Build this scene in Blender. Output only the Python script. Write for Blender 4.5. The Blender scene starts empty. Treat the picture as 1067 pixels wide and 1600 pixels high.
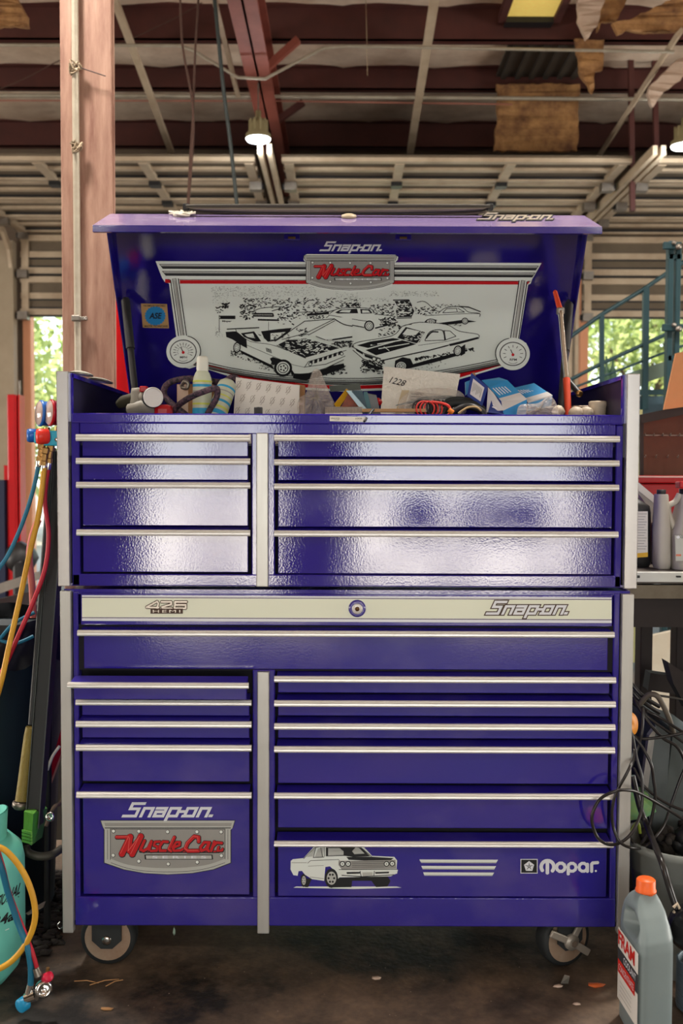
import bpy, bmesh, math, random
from mathutils import Vector, Matrix, Quaternion
from mathutils.geometry import tessellate_polygon
R = math.radians
S = bpy.context.scene
COL = S.collection
random.seed(7)

# ------------------------------------------------------------------ camera
FPX = 1556.0                       # focal length in pixels of a 1067 x 1600 frame
cam_d = bpy.data.cameras.new('camera')
cam = bpy.data.objects.new('camera', cam_d); COL.objects.link(cam)
cam_d.sensor_fit = 'VERTICAL'; cam_d.sensor_height = 36.0; cam_d.sensor_width = 24.0
cam_d.lens = FPX / 1600 * 36.0
CAM_Z = 1.22
CAM_LOC = Vector((0, -2.36, CAM_Z))
CAM_ROT = (Matrix.Rotation(R(90 - 2.45), 3, 'X') @ Matrix.Rotation(R(0.2), 3, 'Z'))
cam.matrix_world = Matrix.Translation(CAM_LOC) @ CAM_ROT.to_4x4()
cam_d.clip_start = 0.02; cam_d.clip_end = 300
cam_d.dof.use_dof = True; cam_d.dof.focus_distance = 2.45; cam_d.dof.aperture_fstop = 4.5
S.camera = cam

# ------------------------------------------------------------------ world, sun, daylight, exposure
w = bpy.data.worlds.new('world'); S.world = w; w.use_nodes = True
wn = w.node_tree.nodes; wl = w.node_tree.links
bg = wn['Background']; bg.inputs[1].default_value = 3.2
tcw = wn.new('ShaderNodeTexCoord'); sx = wn.new('ShaderNodeSeparateXYZ'); cr = wn.new('ShaderNodeValToRGB')
cr.color_ramp.elements[0].color = (0.80, 0.90, 0.95, 1); cr.color_ramp.elements[1].color = (0.45, 0.62, 0.95, 1)
wl.new(tcw.outputs['Generated'], sx.inputs[0]); wl.new(sx.outputs[2], cr.inputs[0]); wl.new(cr.outputs[0], bg.inputs[0])
sun_d = bpy.data.lights.new('sun', 'SUN'); sun_d.energy = 12.0; sun_d.angle = R(1.0); sun_d.color = (1, .93, .8)
sun = bpy.data.objects.new('sun', sun_d); COL.objects.link(sun)
sun.rotation_euler = (R(50), R(0), R(-12))

def area(name, loc, rot, sx_, sy_, power, color=(1, 1, 1)):
    d = bpy.data.lights.new(name, 'AREA'); d.shape = 'RECTANGLE'; d.size = sx_; d.size_y = sy_
    d.energy = power; d.color = color
    o = bpy.data.objects.new(name, d); COL.objects.link(o); o.location = loc; o.rotation_euler = rot
    return o
# daylight coming in through the two open doors behind the photographer
DL_LOW, DL_HIGH = 9.0, 3.8         # radiance of the sunlit yard (low) and of the trees and sky (high) seen in the doors
for nm, x0, x1 in (('daylight_door_a', -2.05, -0.70), ('daylight_door_b', 0.15, 2.45)):
    for z0, z1, L_ in ((0, 1.05, DL_LOW), (1.05, 3.1, DL_HIGH)):
        area(nm, ((x0 + x1) / 2, -8.0, (z0 + z1) / 2), (R(90), 0, 0), x1 - x0, z1 - z0, L_ * math.pi * (x1 - x0) * (z1 - z0), (1.0, .92, .80))
# unseen side fill lights, added and tilted up to brighten the ceiling
area('side_fill_left', (-8.9, 0.5, 1.7), (R(108), 0, R(-90)), 6, 3.2, 850, (1, .93, .84))
area('side_fill_right', (8.9, 0.5, 1.7), (R(108), 0, R(90)), 6, 3.2, 850, (1, .95, .88))
# unseen overhead lights added to brighten the lid skirt and the tray
for lx, ly, le in ((-1.5, .7, 120), (1.4, .7, 120), (-2.0, -4.5, 40), (2.2, -4.6, 40), (4.6, .6, 60), (-4.6, .4, 60)):
    d = bpy.data.lights.new('overhead_fill', 'AREA'); d.shape = 'DISK'; d.size = .3; d.energy = le; d.color = (1, .94, .86)
    o = bpy.data.objects.new('overhead_fill', d); COL.objects.link(o); o.location = (lx, ly, 4.0)
S.view_settings.view_transform = 'Standard'; S.view_settings.look = 'None'
S.view_settings.exposure = 0.0; S.view_settings.gamma = 1.0; S.view_settings.use_curve_mapping = False

# ------------------------------------------------------------------ helpers
def ray(px, py):
    d = CAM_ROT @ Vector(((px - 533.5) / FPX, (800 - py) / FPX, -1.0))
    return d.normalized()
def at(px, py, Y):                 # point of the place seen at a pixel, on the vertical plane at depth Y
    d = ray(px, py); return CAM_LOC + d * ((Y - CAM_LOC.y) / d.y)
def atz(px, py, Z):
    d = ray(px, py); return CAM_LOC + d * ((Z - CAM_LOC.z) / d.z)
def atp(px, py, p0, n):
    d = ray(px, py); return CAM_LOC + d * ((p0 - CAM_LOC).dot(n) / d.dot(n))
def atr(px, py, dist):
    return at(px, py, dist - 2.36)

def lin(c):
    def f(u):
        u /= 255.0
        return u / 12.92 if u <= .04045 else ((u + .055) / 1.055) ** 2.4
    return (f(c[0]), f(c[1]), f(c[2]), 1.0)
MATS = {}
def mat(name, col, rough=.5, metal=0.0, col2=None, scale=8.0, amt=.5, bump=0.0, bscale=60.0, coat=0.0,
        emit=None, estr=1.0, alpha=1.0, trans=0.0, stretch=None, rvar=0.0, ior=1.45, detail=6.0):
    if name in MATS: return MATS[name]
    m = bpy.data.materials.new(name); m.use_nodes = True
    nt = m.node_tree; N = nt.nodes; L = nt.links; b = N['Principled BSDF']
    b.inputs['Base Color'].default_value = lin(col); b.inputs['Roughness'].default_value = rough
    b.inputs['Metallic'].default_value = metal; b.inputs['IOR'].default_value = ior
    if coat: b.inputs['Coat Weight'].default_value = coat; b.inputs['Coat Roughness'].default_value = .08
    if emit: b.inputs['Emission Color'].default_value = lin(emit); b.inputs['Emission Strength'].default_value = estr
    if alpha < 1: b.inputs['Alpha'].default_value = alpha
    if trans: b.inputs['Transmission Weight'].default_value = trans
    tc = N.new('ShaderNodeTexCoord'); mp = N.new('ShaderNodeMapping'); L.new(tc.outputs['Object'], mp.inputs[0])
    if stretch: mp.inputs['Scale'].default_value = stretch
    if col2 is not None:
        n = N.new('ShaderNodeTexNoise'); n.inputs['Scale'].default_value = scale; n.inputs['Detail'].default_value = detail
        n.inputs['Roughness'].default_value = .65
        L.new(mp.outputs[0], n.inputs[0])
        r = N.new('ShaderNodeValToRGB'); L.new(n.outputs[0], r.inputs[0])
        r.color_ramp.elements[0].position = .5 - amt * .35; r.color_ramp.elements[1].position = .5 + amt * .35
        r.color_ramp.elements[0].color = lin(col); r.color_ramp.elements[1].color = lin(col2)
        L.new(r.outputs[0], b.inputs['Base Color'])
        if rvar:
            mr = N.new('ShaderNodeMapRange'); L.new(n.outputs[0], mr.inputs[0])
            mr.inputs[1].default_value = .3; mr.inputs[2].default_value = .7
            mr.inputs[3].default_value = rough; mr.inputs[4].default_value = rough + rvar
            L.new(mr.outputs[0], b.inputs['Roughness'])
    if bump:
        n2 = N.new('ShaderNodeTexNoise'); n2.inputs['Scale'].default_value = bscale; n2.inputs['Detail'].default_value = 3
        L.new(mp.outputs[0], n2.inputs[0])
        bp = N.new('ShaderNodeBump'); bp.inputs['Strength'].default_value = bump; bp.inputs['Distance'].default_value = .01
        L.new(n2.outputs[0], bp.inputs['Height']); L.new(bp.outputs[0], b.inputs['Normal'])
    MATS[name] = m
    return m

def wloc(o):
    v = Vector((0, 0, 0))
    while o is not None: v += o.location; o = o.parent
    return v
class MB:
    """collects shapes in world coordinates; build() links them as ONE mesh object"""
    def __init__(s): s.v = []; s.f = []; s.m = []; s.mats = []; s.sm = []
    def mi(s, m):
        if m not in s.mats: s.mats.append(m)
        return s.mats.index(m)
    def add(s, vs, fs, m, smooth=False):
        k = len(s.v); i = s.mi(m)
        s.v += [Vector(v) for v in vs]
        for f in fs: s.f.append([k + a for a in f]); s.m.append(i); s.sm.append(smooth)
        return s
    def box(s, x0, x1, y0, y1, z0, z1, m, bev=0.0, M=None):
        if x0 > x1: x0, x1 = x1, x0
        if y0 > y1: y0, y1 = y1, y0
        if z0 > z1: z0, z1 = z1, z0
        if bev <= 0:
            vs = [(x, y, z) for x in (x0, x1) for y in (y0, y1) for z in (z0, z1)]
            fs = [(0, 1, 3, 2), (4, 6, 7, 5), (0, 4, 5, 1), (2, 3, 7, 6), (0, 2, 6, 4), (1, 5, 7, 3)]
            if M: vs = [M @ Vector(v) for v in vs]
            return s.add(vs, fs, m)
        bm = bmesh.new(); bmesh.ops.create_cube(bm, size=1)
        for v in bm.verts: v.co = Vector(((x0 + x1) / 2 + v.co.x * (x1 - x0), (y0 + y1) / 2 + v.co.y * (y1 - y0), (z0 + z1) / 2 + v.co.z * (z1 - z0)))
        bev = min(bev, (x1 - x0) * .49, (y1 - y0) * .49, (z1 - z0) * .49)
        bmesh.ops.bevel(bm, geom=bm.edges[:], offset=bev, segments=2, affect='EDGES', profile=.5)
        return s.bm(bm, m, M)
    def bm(s, bm, m, M=None, smooth=False):
        bm.verts.ensure_lookup_table(); bm.verts.index_update()
        vs = [(M @ v.co) if M else v.co.copy() for v in bm.verts]
        s.add(vs, [[v.index for v in f.verts] for f in bm.faces], m, smooth); bm.free(); return s
    def cbox(s, c, half, m, rot=None, bev=0.0):
        M = Matrix.Translation(Vector(c)) @ (rot.to_4x4() if rot is not None else Matrix.Identity(4))
        return s.box(-half[0], half[0], -half[1], half[1], -half[2], half[2], m, bev, M)
    def bar(s, a, b, w_, h_, m, up=(0, 0, 1), bev=0.0):      # box beam from a to b
        a = Vector(a); b = Vector(b); d = (b - a); L_ = d.length; y = d.normalized()
        x = y.cross(Vector(up));
        if x.length < 1e-4: x = y.cross(Vector((1, 0, 0)))
        x.normalize(); z = x.cross(y)
        M3 = Matrix((x, y, z)).transposed()
        return s.cbox((a + b) / 2, (w_ / 2, L_ / 2, h_ / 2), m, M3, bev)
    def ext(s, prof, x0, x1, m, smooth=False):               # (Y,Z) profile extruded along X
        n = len(prof)
        vs = [(x0, p[0], p[1]) for p in prof] + [(x1, p[0], p[1]) for p in prof]
        fs = [(i, (i + 1) % n, n + (i + 1) % n, n + i) for i in range(n)]
        s.add(vs, fs, m, smooth)
        tri = tessellate_polygon([[Vector((p[0], p[1], 0)) for p in prof]])
        s.add(vs, [tuple(t) for t in tri] + [tuple(n + a for a in t) for t in tri], m)
        return s
    def prism(s, pts, off, m):                               # polygon in space given thickness vector
        n = len(pts); off = Vector(off)
        vs = [Vector(p) for p in pts] + [Vector(p) + off for p in pts]
        fs = [(i, (i + 1) % n, n + (i + 1) % n, n + i) for i in range(n)]
        tri = tessellate_polygon([[Vector(p) for p in pts]])
        return s.add(vs, fs + [tuple(t) for t in tri] + [tuple(n + a for a in t) for t in tri], m)
    def tube(s, pts, r, m, seg=10, cap=True, smooth=True, closed=False):
        pts = [Vector(p) for p in pts]; n = len(pts); rs = r if isinstance(r, (list, tuple)) else [r] * n
        rings = []; prev = None
        for i in range(n):
            if closed: t = (pts[(i + 1) % n] - pts[i - 1])
            else: t = pts[min(i + 1, n - 1)] - pts[max(i - 1, 0)]
            if t.length < 1e-9: t = Vector((0, 0, 1))
            t.normalize()
            if prev is None:
                u = t.cross(Vector((0, 0, 1)))
                if u.length < .05: u = t.cross(Vector((1, 0, 0)))
            else:
                u = prev - t * prev.dot(t)
            u.normalize(); prev = u; v = t.cross(u)
            rings.append([pts[i] + (u * math.cos(2 * math.pi * k / seg) + v * math.sin(2 * math.pi * k / seg)) * rs[i] for k in range(seg)])
        vs = [p for rg in rings for p in rg]; fs = []
        for i in range(n - (0 if closed else 1)):
            j = (i + 1) % n
            for k in range(seg):
                fs.append((i * seg + k, i * seg + (k + 1) % seg, j * seg + (k + 1) % seg, j * seg + k))
        s.add(vs, fs, m, smooth)
        if cap and not closed: s.add(rings[0], [tuple(range(seg))], m); s.add(rings[-1], [tuple(range(seg))], m)
        return s
    def lathe(s, prof, c, m, axis=(0, 0, 1), seg=24, smooth=True, sc=(1, 1)):   # prof: (radius, height) along axis from c
        ax = Vector(axis).normalized(); u = ax.cross(Vector((0, 1, 0)))
        if u.length < .05: u = ax.cross(Vector((1, 0, 0)))
        u.normalize(); v = ax.cross(u); c = Vector(c)
        vs = []; fs = []
        for (r, h) in prof:
            for k in range(seg):
                a = 2 * math.pi * k / seg
                vs.append(c + ax * h + (u * math.cos(a) * sc[0] + v * math.sin(a) * sc[1]) * r)
        for i in range(len(prof) - 1):
            for k in range(seg):
                fs.append((i * seg + k, i * seg + (k + 1) % seg, (i + 1) * seg + (k + 1) % seg, (i + 1) * seg + k))
        s.add(vs, fs, m, smooth)
        n = len(prof) - 1
        if prof[0][0] > 1e-4: s.add(vs[:seg], [tuple(range(seg))], m)
        if prof[n][0] > 1e-4: s.add(vs[n * seg:], [tuple(range(seg))], m)
        return s
    def grid(s, fn, nu, nv, m, smooth=True):
        vs = [fn(i / nu, j / nv) for j in range(nv + 1) for i in range(nu + 1)]
        fs = [(j * (nu + 1) + i, j * (nu + 1) + i + 1, (j + 1) * (nu + 1) + i + 1, (j + 1) * (nu + 1) + i) for j in range(nv) for i in range(nu)]
        return s.add(vs, fs, m, smooth)
    def ball(s, c, r, m, sub=2, jit=0.0, sc=(1, 1, 1)):
        bm = bmesh.new(); bmesh.ops.create_icosphere(bm, subdivisions=sub, radius=1)
        for v in bm.verts:
            q = 1 + random.uniform(-jit, jit)
            v.co = Vector((v.co.x * r * sc[0] * q, v.co.y * r * sc[1] * q, v.co.z * r * sc[2] * q)) + Vector(c)
        return s.bm(bm, m, None, True)
    def build(s, name, parent=None, origin=None, fix=True):
        me = bpy.data.meshes.new(name)
        o = bpy.data.objects.new(name, me); COL.objects.link(o)
        if parent is not None:
            o.parent = parent; org = wloc(parent)
        else:
            if origin is None:
                xs = [v.x for v in s.v]; ys = [v.y for v in s.v]; zs = [v.z for v in s.v]
                origin = Vector(((min(xs) + max(xs)) / 2, (min(ys) + max(ys)) / 2, min(zs)))
            org = Vector(origin); o.location = org
        me.from_pydata([v - org for v in s.v], [], s.f)
        for m in s.mats: me.materials.append(m)
        for p, i, q in zip(me.polygons, s.m, s.sm): p.material_index = i; p.use_smooth = q
        if fix:
            bm = bmesh.new(); bm.from_mesh(me); bmesh.ops.recalc_face_normals(bm, faces=bm.faces[:]); bm.to_mesh(me); bm.free()
        me.update()
        return o
def tag(o, label=None, cat=None, group=None, kind=None):
    if label: o['label'] = label
    if cat: o['category'] = cat
    if group: o['group'] = group
    if kind: o['kind'] = kind
    return o
def thing(name, loc, label, cat, group=None):
    o = bpy.data.objects.new(name, None); COL.objects.link(o); o.location = loc; o.empty_display_size = .05
    return tag(o, label, cat, group)
def struct(name, mb, origin=None):
    return tag(mb.build(name, None, origin or (0, 0, 0)), kind='structure')
def spline(pts, n=8, closed=False):
    pts = [Vector(p) for p in pts]; out = []; N_ = len(pts)
    rng = range(N_ if closed else N_ - 1)
    for i in rng:
        if closed: p0, p1, p2, p3 = pts[i - 1], pts[i], pts[(i + 1) % N_], pts[(i + 2) % N_]
        else: p0, p1, p2, p3 = pts[max(i - 1, 0)], pts[i], pts[i + 1], pts[min(i + 2, N_ - 1)]
        for k in range(n):
            t = k / n
            out.append(.5 * ((2 * p1) + (p2 - p0) * t + (2 * p0 - 5 * p1 + 4 * p2 - p3) * t * t + (3 * p1 - p0 - 3 * p2 + p3) * t ** 3))
    if not closed: out.append(pts[-1])
    return out

# flat printed artwork: 2-D strokes and fills laid on a plane of the thing that carries them
class Art:
    def __init__(s, fn, n, step=.00016):
        s.fn = fn; s.n = Vector(n).normalized(); s.mb = MB(); s.step = step; s.k = 1; s.c = 0
    def P(s, x, y): return s.fn(x, y) + s.n * (s.k * s.step + s.c * 1.0e-6)
    def nx(s): s.c = (s.c + 1) % 60
    def lift(s): s.k += 1; return s
    def fill(s, pts, m):
        s.nx()
        tri = tessellate_polygon([[Vector((p[0], p[1], 0)) for p in pts]])
        s.mb.add([s.P(*p) for p in pts], [tuple(t) for t in tri], m); return s
    def line(s, pts, w_, m, closed=False, sq=True, w2=None):
        pts = [Vector((p[0], p[1])) for p in pts]
        if closed: pts = pts + [pts[0]]
        n = len(pts) - 1
        for i in range(n):
            s.nx(); a, b = pts[i], pts[i + 1]; d = b - a
            if d.length < 1e-6: continue
            d.normalize(); q = Vector((-d.y, d.x)); wa = w_ if w2 is None else w_ + (w2 - w_) * i / n
            wb = w_ if w2 is None else w_ + (w2 - w_) * (i + 1) / n
            e = d * (wa / 2 if sq else wa * .2)
            c = [a - e + q * wa / 2, b + e + q * wb / 2, b + e - q * wb / 2, a - e - q * wa / 2]
            s.mb.add([s.P(v.x, v.y) for v in c], [(0, 1, 2, 3)], m)
        return s
    def round(s, pts, w_, m, closed=False):                  # stroke with round joints
        s.line(pts, w_, m, closed, sq=False)
        for p in pts: s.disc(p[0], p[1], w_ / 2, m, 10)
        return s
    def curve(s, pts, w_, m, closed=False, n=6, w2=None):
        q = spline([Vector((p[0], p[1], 0)) for p in pts], n, closed)
        return s.line([(v.x, v.y) for v in q], w_, m, closed, sq=False, w2=w2)
    def disc(s, x, y, r, m, seg=20, ry=None, rot=0):
        s.nx(); ry = ry or r; c, d = math.cos(rot), math.sin(rot); pts = []
        for k in range(seg):
            a = 2 * math.pi * k / seg; u = math.cos(a) * r; v = math.sin(a) * ry
            pts.append((x + u * c - v * d, y + u * d + v * c))
        s.mb.add([s.P(*p) for p in pts], [tuple(range(seg))], m); return s
    def ring(s, x, y, r, w_, m, seg=28, ry=None, a0=0, a1=360):
        s.nx(); ry = ry or r; vs = []
        for k in range(seg + 1):
            a = R(a0 + (a1 - a0) * k / seg)
            for t in (-w_ / 2, w_ / 2): vs.append(s.P(x + math.cos(a) * (r + t), y + math.sin(a) * (ry + t)))
        s.mb.add(vs, [(2 * k, 2 * k + 1, 2 * k + 3, 2 * k + 2) for k in range(seg)], m); return s
    def text(s, txt, x0, y0, x1, y1, m, bold=.02, shear=0.0, sp=1.0):
        vs, fs = glyphs(txt, bold, shear, sp)
        s.mb.add([s.P(x0 + (x1 - x0) * u, y1 + (y0 - y1) * v) for u, v in vs], fs, m); return s
    def textq(s, txt, q, m, bold=.02, shear=0.0, sp=1.0):    # q: tl, tr, br, bl corners
        vs, fs = glyphs(txt, bold, shear, sp); tl, tr, br, bl = [Vector(c) for c in q]
        out = []
        for u, v in vs:
            t = tl.lerp(tr, u); b = bl.lerp(br, u); p = b.lerp(t, v); out.append(s.P(p.x, p.y))
        s.mb.add(out, fs, m); return s
    def build(s, name, parent): return s.mb.build(name, parent, fix=False)
GC = {}
def glyphs(txt, bold, shear, sp):
    key = (txt, bold, shear, sp)
    if key in GC: return GC[key]
    c = bpy.data.curves.new('t', 'FONT'); c.body = txt; c.offset = bold; c.shear = shear; c.space_character = sp; c.resolution_u = 4
    o = bpy.data.objects.new('t', c); COL.objects.link(o)
    dg = bpy.context.evaluated_depsgraph_get(); dg.update()
    e = o.evaluated_get(dg); me = e.to_mesh()
    vs = [(v.co.x, v.co.y) for v in me.vertices]; fs = [tuple(p.vertices) for p in me.polygons]
    e.to_mesh_clear(); bpy.data.objects.remove(o); bpy.data.curves.remove(c)
    xa = min(v[0] for v in vs); xb = max(v[0] for v in vs); ya = min(v[1] for v in vs); yb = max(v[1] for v in vs)
    vs = [((a - xa) / (xb - xa), (b - ya) / (yb - ya)) for a, b in vs]
    GC[key] = (vs, fs); return GC[key]
def quad_map(tl, tr, br, bl):      # 2-D unit square -> 3-D quad
    tl, tr, br, bl = [Vector(v) for v in (tl, tr, br, bl)]
    return lambda x, y: tl.lerp(tr, x).lerp(bl.lerp(br, x), y)
# ------------------------------------------------------------------ materials
def paint(name, c1, c2, dust, dustamt=.35):
    """glossy blue-purple enamel with orange peel and greasy, dusty smears"""
    m = bpy.data.materials.new(name); m.use_nodes = True; N = m.node_tree.nodes; L = m.node_tree.links; b = N['Principled BSDF']
    tc = N.new('ShaderNodeTexCoord'); mp = N.new('ShaderNodeMapping'); L.new(tc.outputs['Object'], mp.inputs[0]); mp.inputs['Scale'].default_value = (1, 1, 1.5)
    n = N.new('ShaderNodeTexNoise'); n.inputs['Scale'].default_value = 5; n.inputs['Detail'].default_value = 8; L.new(mp.outputs[0], n.inputs[0])
    r = N.new('ShaderNodeValToRGB'); L.new(n.outputs[0], r.inputs[0])
    r.color_ramp.elements[0].position = .5; r.color_ramp.elements[1].position = .78
    r.color_ramp.elements[0].color = (0, 0, 0, 1); r.color_ramp.elements[1].color = (dustamt, dustamt, dustamt, 1)
    g = N.new('ShaderNodeTexNoise'); g.inputs['Scale'].default_value = 900; g.inputs['Detail'].default_value = 1; L.new(tc.outputs['Object'], g.inputs[0])
    mx = N.new('ShaderNodeMix'); mx.data_type = 'RGBA'; L.new(g.outputs[0], mx.inputs[0]); mx.inputs[6].default_value = lin(c1); mx.inputs[7].default_value = lin(c2)
    m2 = N.new('ShaderNodeMix'); m2.data_type = 'RGBA'; L.new(r.outputs[0], m2.inputs[0]); L.new(mx.outputs[2], m2.inputs[6]); m2.inputs[7].default_value = lin(dust)
    L.new(m2.outputs[2], b.inputs['Base Color'])
    mr = N.new('ShaderNodeMapRange'); L.new(n.outputs[0], mr.inputs[0]); mr.inputs[1].default_value = .35; mr.inputs[2].default_value = .75
    mr.inputs[3].default_value = .045; mr.inputs[4].default_value = .12; L.new(mr.outputs[0], b.inputs['Roughness'])
    b.inputs['IOR'].default_value = 1.85
    b.inputs['Specular Tint'].default_value = (1, 1, 1, 1)
    o = N.new('ShaderNodeTexNoise'); o.inputs['Scale'].default_value = 230; o.inputs['Detail'].default_value = 2; L.new(tc.outputs['Object'], o.inputs[0])
    bp = N.new('ShaderNodeBump'); bp.inputs['Strength'].default_value = .035; bp.inputs['Distance'].default_value = .003
    L.new(o.outputs[0], bp.inputs['Height']); L.new(bp.outputs[0], b.inputs['Normal'])
    return m
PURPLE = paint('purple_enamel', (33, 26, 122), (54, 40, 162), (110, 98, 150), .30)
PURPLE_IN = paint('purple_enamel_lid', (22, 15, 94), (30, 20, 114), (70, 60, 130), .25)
FADED = paint('dusty_purple_enamel', (128, 110, 158), (142, 124, 168), (176, 160, 182), .8)
DARKIN = mat('dark_gap', (14, 12, 24), .8)
ALU = mat('brushed_aluminium', (200, 199, 194), .38, .5, (180, 178, 172), 30, 1, stretch=(1, 1, .1))
HANDLE = mat('pale_aluminium_pull', (240, 238, 234), .33, .3, (222, 218, 212), 12, 1)
BLACK = mat('black_plastic', (22, 22, 24), .45, 0, (34, 33, 34), 20, 1)
RUBBER = mat('black_rubber', (28, 32, 34), .65, 0, (44, 46, 46), 12, 1)
INK = mat('ink_black', (16, 18, 22), .5)
WHITE = mat('decal_white', (232, 238, 232), .35)
WHITE2 = mat('logo_white', (226, 228, 234), .35)
GREYD = mat('decal_grey', (150, 150, 146), .35, 0, (160, 158, 152), 20, 1)
GREYL = mat('decal_light_grey', (188, 190, 184), .35)
DECALRED = mat('decal_red', (196, 20, 28), .35)
RED = mat('red_paint', (190, 18, 26), .35, 0, (160, 14, 22), 6, 1)
STEEL = mat('worn_steel', (150, 146, 138), .4, .8, (110, 96, 84), 14, 1)
CHROME = mat('chrome', (225, 225, 222), .12, 1.0)
BRASS = mat('brass', (170, 132, 80), .3, .9)
TEAL = mat('teal_paint', (20, 60, 66), .5, 0, (14, 44, 50), 6, 1)
PAPER = mat('white_paper', (228, 224, 216), .7)
CARD = mat('cardboard', (168, 124, 84), .8, 0, (150, 108, 72), 15, 1)
CREAM = mat('cream_door_steel', (200, 182, 156), .55, 0, (158, 136, 110), 3, .7)
CREAM_SHADE = mat('cream_door_shade', (116, 102, 82), .7, 0, (80, 68, 54), 3, 1.2)  # darker cream: shade between the door ribs put into the colour

# ------------------------------------------------------------------ setting
def floor_mat():
    m = bpy.data.materials.new('oily_concrete'); m.use_nodes = True; N = m.node_tree.nodes; L = m.node_tree.links; b = N['Principled BSDF']
    tc = N.new('ShaderNodeTexCoord')
    n = N.new('ShaderNodeTexNoise'); n.inputs['Scale'].default_value = 2.2; n.inputs['Detail'].default_value = 10; n.inputs['Roughness'].default_value = .7
    L.new(tc.outputs['Object'], n.inputs[0])
    r = N.new('ShaderNodeValToRGB'); L.new(n.outputs[0], r.inputs[0])
    e = r.color_ramp.elements; e[0].position = .42; e[0].color = lin((34, 29, 25)); e[1].position = .62; e[1].color = lin((134, 112, 92))
    g = N.new('ShaderNodeTexNoise'); g.inputs['Scale'].default_value = 60; g.inputs['Detail'].default_value = 6; L.new(tc.outputs['Object'], g.inputs[0])
    mx = N.new('ShaderNodeMix'); mx.data_type = 'RGBA'; mx.blend_type = 'MULTIPLY'; mx.inputs[0].default_value = .55
    L.new(r.outputs[0], mx.inputs[6]); L.new(g.outputs[0], mx.inputs[7])
    sp = N.new('ShaderNodeTexVoronoi'); sp.inputs['Scale'].default_value = 26; L.new(tc.outputs['Object'], sp.inputs[0])
    sr = N.new('ShaderNodeValToRGB'); sr.color_ramp.elements[0].position = .03; sr.color_ramp.elements[1].position = .06
    sr.color_ramp.elements[0].color = (1, 1, 1, 1); sr.color_ramp.elements[1].color = (0, 0, 0, 1); L.new(sp.outputs['Distance'], sr.inputs[0])
    m3 = N.new('ShaderNodeMix'); m3.data_type = 'RGBA'; L.new(sr.outputs[0], m3.inputs[0]); L.new(mx.outputs[2], m3.inputs[6]); m3.inputs[7].default_value = lin((150, 135, 118))
    L.new(m3.outputs[2], b.inputs['Base Color'])
    mr = N.new('ShaderNodeMapRange'); L.new(n.outputs[0], mr.inputs[0]); mr.inputs[3].default_value = .38; mr.inputs[4].default_value = .8; L.new(mr.outputs[0], b.inputs['Roughness'])
    b.inputs['Specular IOR Level'].default_value = .5
    bp = N.new('ShaderNodeBump'); bp.inputs['Strength'].default_value = .3; bp.inputs['Distance'].default_value = .004
    L.new(g.outputs[0], bp.inputs['Height']); L.new(bp.outputs[0], b.inputs['Normal'])
    return m
FLOOR = floor_mat()
RX, RYN, RYF = 9.0, -8.0, 8.0          # room half width, near wall, far wall
struct('floor', MB().box(-RX, RX, RYN, RYF, -.2, 0, FLOOR))
GROUND = mat('outdoor_ground', (178, 168, 150), .9, 0, (150, 138, 118), 1.5, 1)
struct('ground', MB().box(-60, 60, RYF, 70, -.25, -.02, GROUND).box(-60, 60, -60, RYN, -.25, -.02, GROUND))

ROOF_H = CAM_Z + 3.34
INSUL = mat('insulation_facing', (240, 220, 196), .8, 0, (186, 158, 132), 2.5, .6, bump=.4, bscale=3)
MAROON = mat('maroon_primer', (84, 38, 30), .7, 0, (58, 27, 22), 4, 1)
MAROOND = mat('maroon_beam', (158, 84, 68), .7, 0, (112, 56, 44), 4, 1)
def roof():
    mb = MB()
    PUR = [-7.0, -5.6, -4.2, -2.8, -1.4, 0.0, 1.3, 2.6, 3.85, 4.98, 6.07, 7.38]
    ys = [RYN - .2] + PUR + [RYF + .2]
    for a, b in zip(ys[:-1], ys[1:]):
        nx = 36
        def f(u, v, a=a, b=b):
            x = -RX + 2 * RX * u; s_ = math.sin(math.pi * v)
            return Vector((x, a + (b - a) * v, ROOF_H - s_ * (.05 + .02 * math.sin(x * 3 + a * 5)) + .01 * math.sin(x * 17 + a)))
        mb.grid(f, nx * 2, 8, INSUL)
    mb.box(-RX, RX, RYN - .2, RYF + .2, ROOF_H + .06, ROOF_H + .16, MAROON)
    struct('ceiling', mb)
    n = 0
    for y in PUR:
        n += 1
        mb = MB(); z1 = ROOF_H; z0 = z1 - .24
        if abs(y - 6.07) < .01: z0 += .06
        mb.box(-RX, RX, y, y + .012, z0, z1, MAROON)
        mb.box(-RX, RX, y, y + .07, z0, z0 + .012, MAROON).box(-RX, RX, y - .06, y, z1 - .012, z1, MAROON)
        mb.box(-RX, RX, y + .06, y + .07, z0, z0 + .03, MAROON)
        struct('trim_%d' % n, mb)
    # main rafter running away from the photographer
    p0 = at(385, 0, 4.0); xr = p0.x + .0
    for xx in (xr, xr + 5.4, xr - 5.2):
        n += 1
        mb = MB(); zt = ROOF_H - .24; zb = zt - .30
        mb.box(xx - .09, xx + .09, RYN, RYF, zb, zb + .018, MAROOND).box(xx - .09, xx + .09, RYN, RYF, zt - .018, zt, MAROOND)
        mb.box(xx - .008, xx + .008, RYN, RYF, zb, zt, MAROOND)
        struct('trim_%d' % n, mb)
    return xr
XR = roof()
WALLM = mat('wall_sheet', (120, 104, 88), .8, 0, (92, 78, 64), 3, 1)
struct('wall_left', MB().box(-RX - .15, -RX, RYN, RYF, 0, ROOF_H + .1, WALLM))
struct('wall_right', MB().box(RX, RX + .15, RYN, RYF, 0, ROOF_H + .1, WALLM))
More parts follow.
